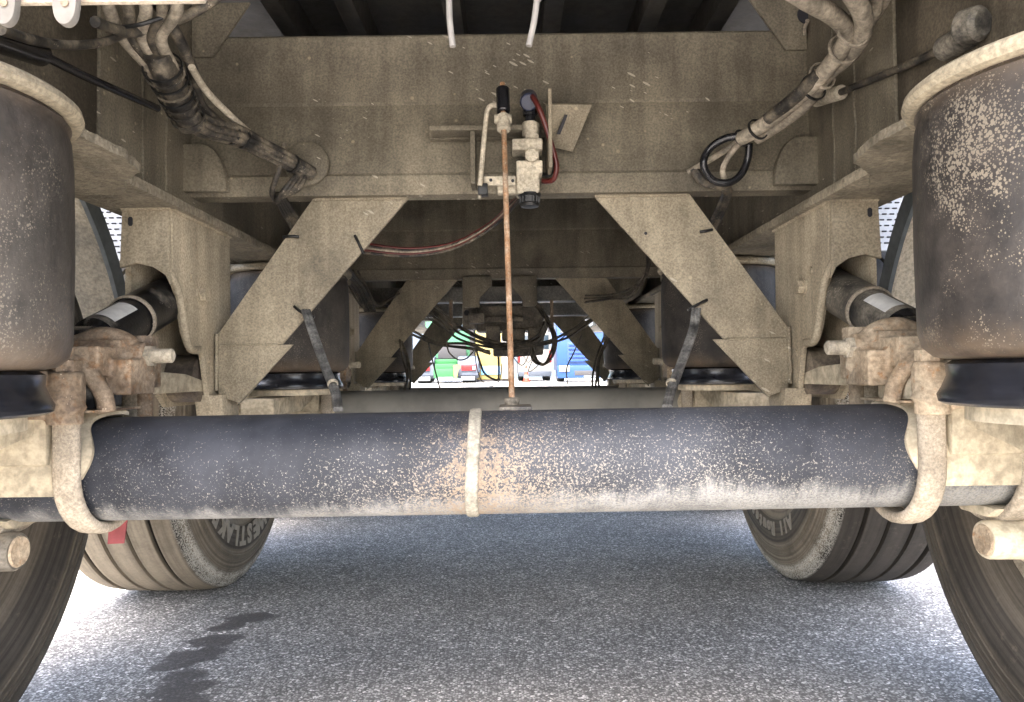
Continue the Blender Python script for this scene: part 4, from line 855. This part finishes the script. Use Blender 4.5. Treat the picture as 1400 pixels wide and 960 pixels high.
def truck_front(X, Y):
    t = empty('blue_truck', (X, Y, GZ)); tag(t, 'blue truck facing the camera with a slatted grille', 'truck')
    B = lambda n, x0, x1, y0, y1, z0, z1, m, p=None, bv=.02: add(n, box(X + x0, X + x1, Y + y0, Y + y1, GZ + z0, GZ + z1), m, p or t, bev=bv)
    prof = [(Y, GZ + .45), (Y, GZ + 1.75), (Y + .35, GZ + 3.0), (Y + .8, GZ + 3.4), (Y + 2.2, GZ + 3.4), (Y + 2.2, GZ + .45)]
    c_ = add('cab', prism(prof, 'x', X - 1.25, X + 1.25), blue_m, t, bev=.06)
    B('grille', -.85, .85, -.03, .01, .72, 1.5, plain('grille_dark', (.02, .05, .16), .5), c_, .01)
    for k in range(5): B('grille_slat', -.8, .8, -.07, -.031, .76 + k * .15, .83 + k * .15, blue_m, c_, .01)
    wv = [(X - 1.1, Y + .0, GZ + 1.85), (X + 1.1, Y + .0, GZ + 1.85), (X + 1.0, Y + .31, GZ + 2.95), (X - 1.0, Y + .31, GZ + 2.95)]
    add('windscreen', (wv + [(a, b_ + .06, c2) for a, b_, c2 in wv], [[0, 1, 2, 3], [7, 6, 5, 4], [0, 4, 5, 1], [1, 5, 6, 2], [2, 6, 7, 3], [3, 7, 4, 0]]), glass_m, c_)
    bp = B('bumper', -1.26, 1.26, -.12, .3, .14, .62, blue_m, None, .06); B('lower_intake', -.6, .6, -.135, -.121, .24, .42, dark_m, bp, .01)
    for s in (-1, 1):
        B('headlight', s * .98 - .2, s * .98 + .2, -.16, -.10, .38, .62, white2_m, bp, .03); B('mirror', s * 1.45 - .12, s * 1.45 + .12, .1, .3, 1.9, 2.6, dark_m, None, .04)
        B('mirror_arm', min(s * 1.2, s * 1.4), max(s * 1.2, s * 1.4), .18, .24, 2.5, 2.55, dark_m); wheel_bg('wheel', X + s * 1.05, Y + 1.2, .5, .3, t)
    B('licence_plate', -.26, .26, -.14, -.1215, .16, .23, plate_m, bp, .003)
truck_rear(-2.52, 28); truck_front(2.95, 27.5)
X, Y = -.78, 30.5; t = empty('yellow_kiosk', (X, Y, GZ)); tag(t, 'small yellow cabin with a blue panel beside the green truck', 'cabin')
add('body', box(X - .72, X + .72, Y, Y + 1.6, GZ + .1, GZ + 2.3), yellow_m, t, bev=.03); add('roof', box(X - .8, X + .8, Y - .1, Y + 1.7, GZ + 2.302, GZ + 2.42), white2_m, t, bev=.02)
add('panel', box(X - .5, X + .3, Y - .03, Y - .002, GZ + .3, GZ + .65), bluep_m, t, bev=.005); add('door', box(X + .36, X + .66, Y - .03, Y - .002, GZ + .12, GZ + 1.9), white2_m, t, bev=.005); add('plinth', box(X - .7, X + .7, Y + .02, Y + 1.55, GZ, GZ + .099), dark_m, t)
wl = add('wall', box(-26, 26, 42, 42.3, GZ, GZ + 3.0), wall_m, origin=(0, 42, GZ)); tag(wl, 'pale blue rendered wall across the far side of the yard', 'wall')
add('coping', box(-26, 26, 41.95, 42.35, GZ + 3.002, GZ + 3.1), white2_m, wl)
X, Y = 1.1, 31.0; t = empty('white_van', (X, Y, GZ)); tag(t, 'white van seen from behind beside the blue truck', 'van')
vb = add('body', prism([(X - .85, GZ + .3), (X + .6, GZ + .3), (X + .6, GZ + 1.3), (X + .5, GZ + 2.1), (X + .35, GZ + 2.3), (X - .6, GZ + 2.3), (X - .75, GZ + 2.1), (X - .85, GZ + 1.3)], 'y', Y, Y + 4.6), white2_m, t, bev=.05)
for s in (-1, 1):
    xx = X - .125 + s * .34; add('rear_door_window', box(xx - .27, xx + .27, Y - .012, Y + .02, GZ + 1.35, GZ + 1.95), glass_m, t, bev=.01)
    add('tail_lamp', box(X - .125 + s * .66 - .05, X - .125 + s * .66 + .05, Y - .02, Y + .05, GZ + .8, GZ + 1.3), lamp_m, t, bev=.01)
    wheel_bg('wheel', X - .125 + s * .58, Y + .9, .34, .22, t); wheel_bg('wheel', X - .125 + s * .58, Y + 3.7, .34, .22, t)
add('bumper', box(X - .82, X + .57, Y - .08, Y + .1, GZ + .2, GZ + .42), grey_m, t, bev=.03); add('licence_plate', box(X - .39, X + .13, Y - .015, Y - .001, GZ + .6, GZ + .72), plate_m, t)
X, Y = .55, 28.0; t = empty('traffic_cone', (X, Y, GZ)); tag(t, 'red and white striped traffic cone in the yard', 'traffic cone')
add('base', box(X - .17, X + .17, Y - .17, Y + .17, GZ + .002, GZ + .04), orange_m, t, bev=.01)
for k in range(5):
    r1, r2 = .12 - .019 * k, .12 - .019 * (k + 1); add('stripe', lathe([(0, r1), (.119, r2)], (0, 0, 1), (X, Y, GZ + .041 + .12 * k), 20), orange_m if k % 2 == 0 else white2_m, t)
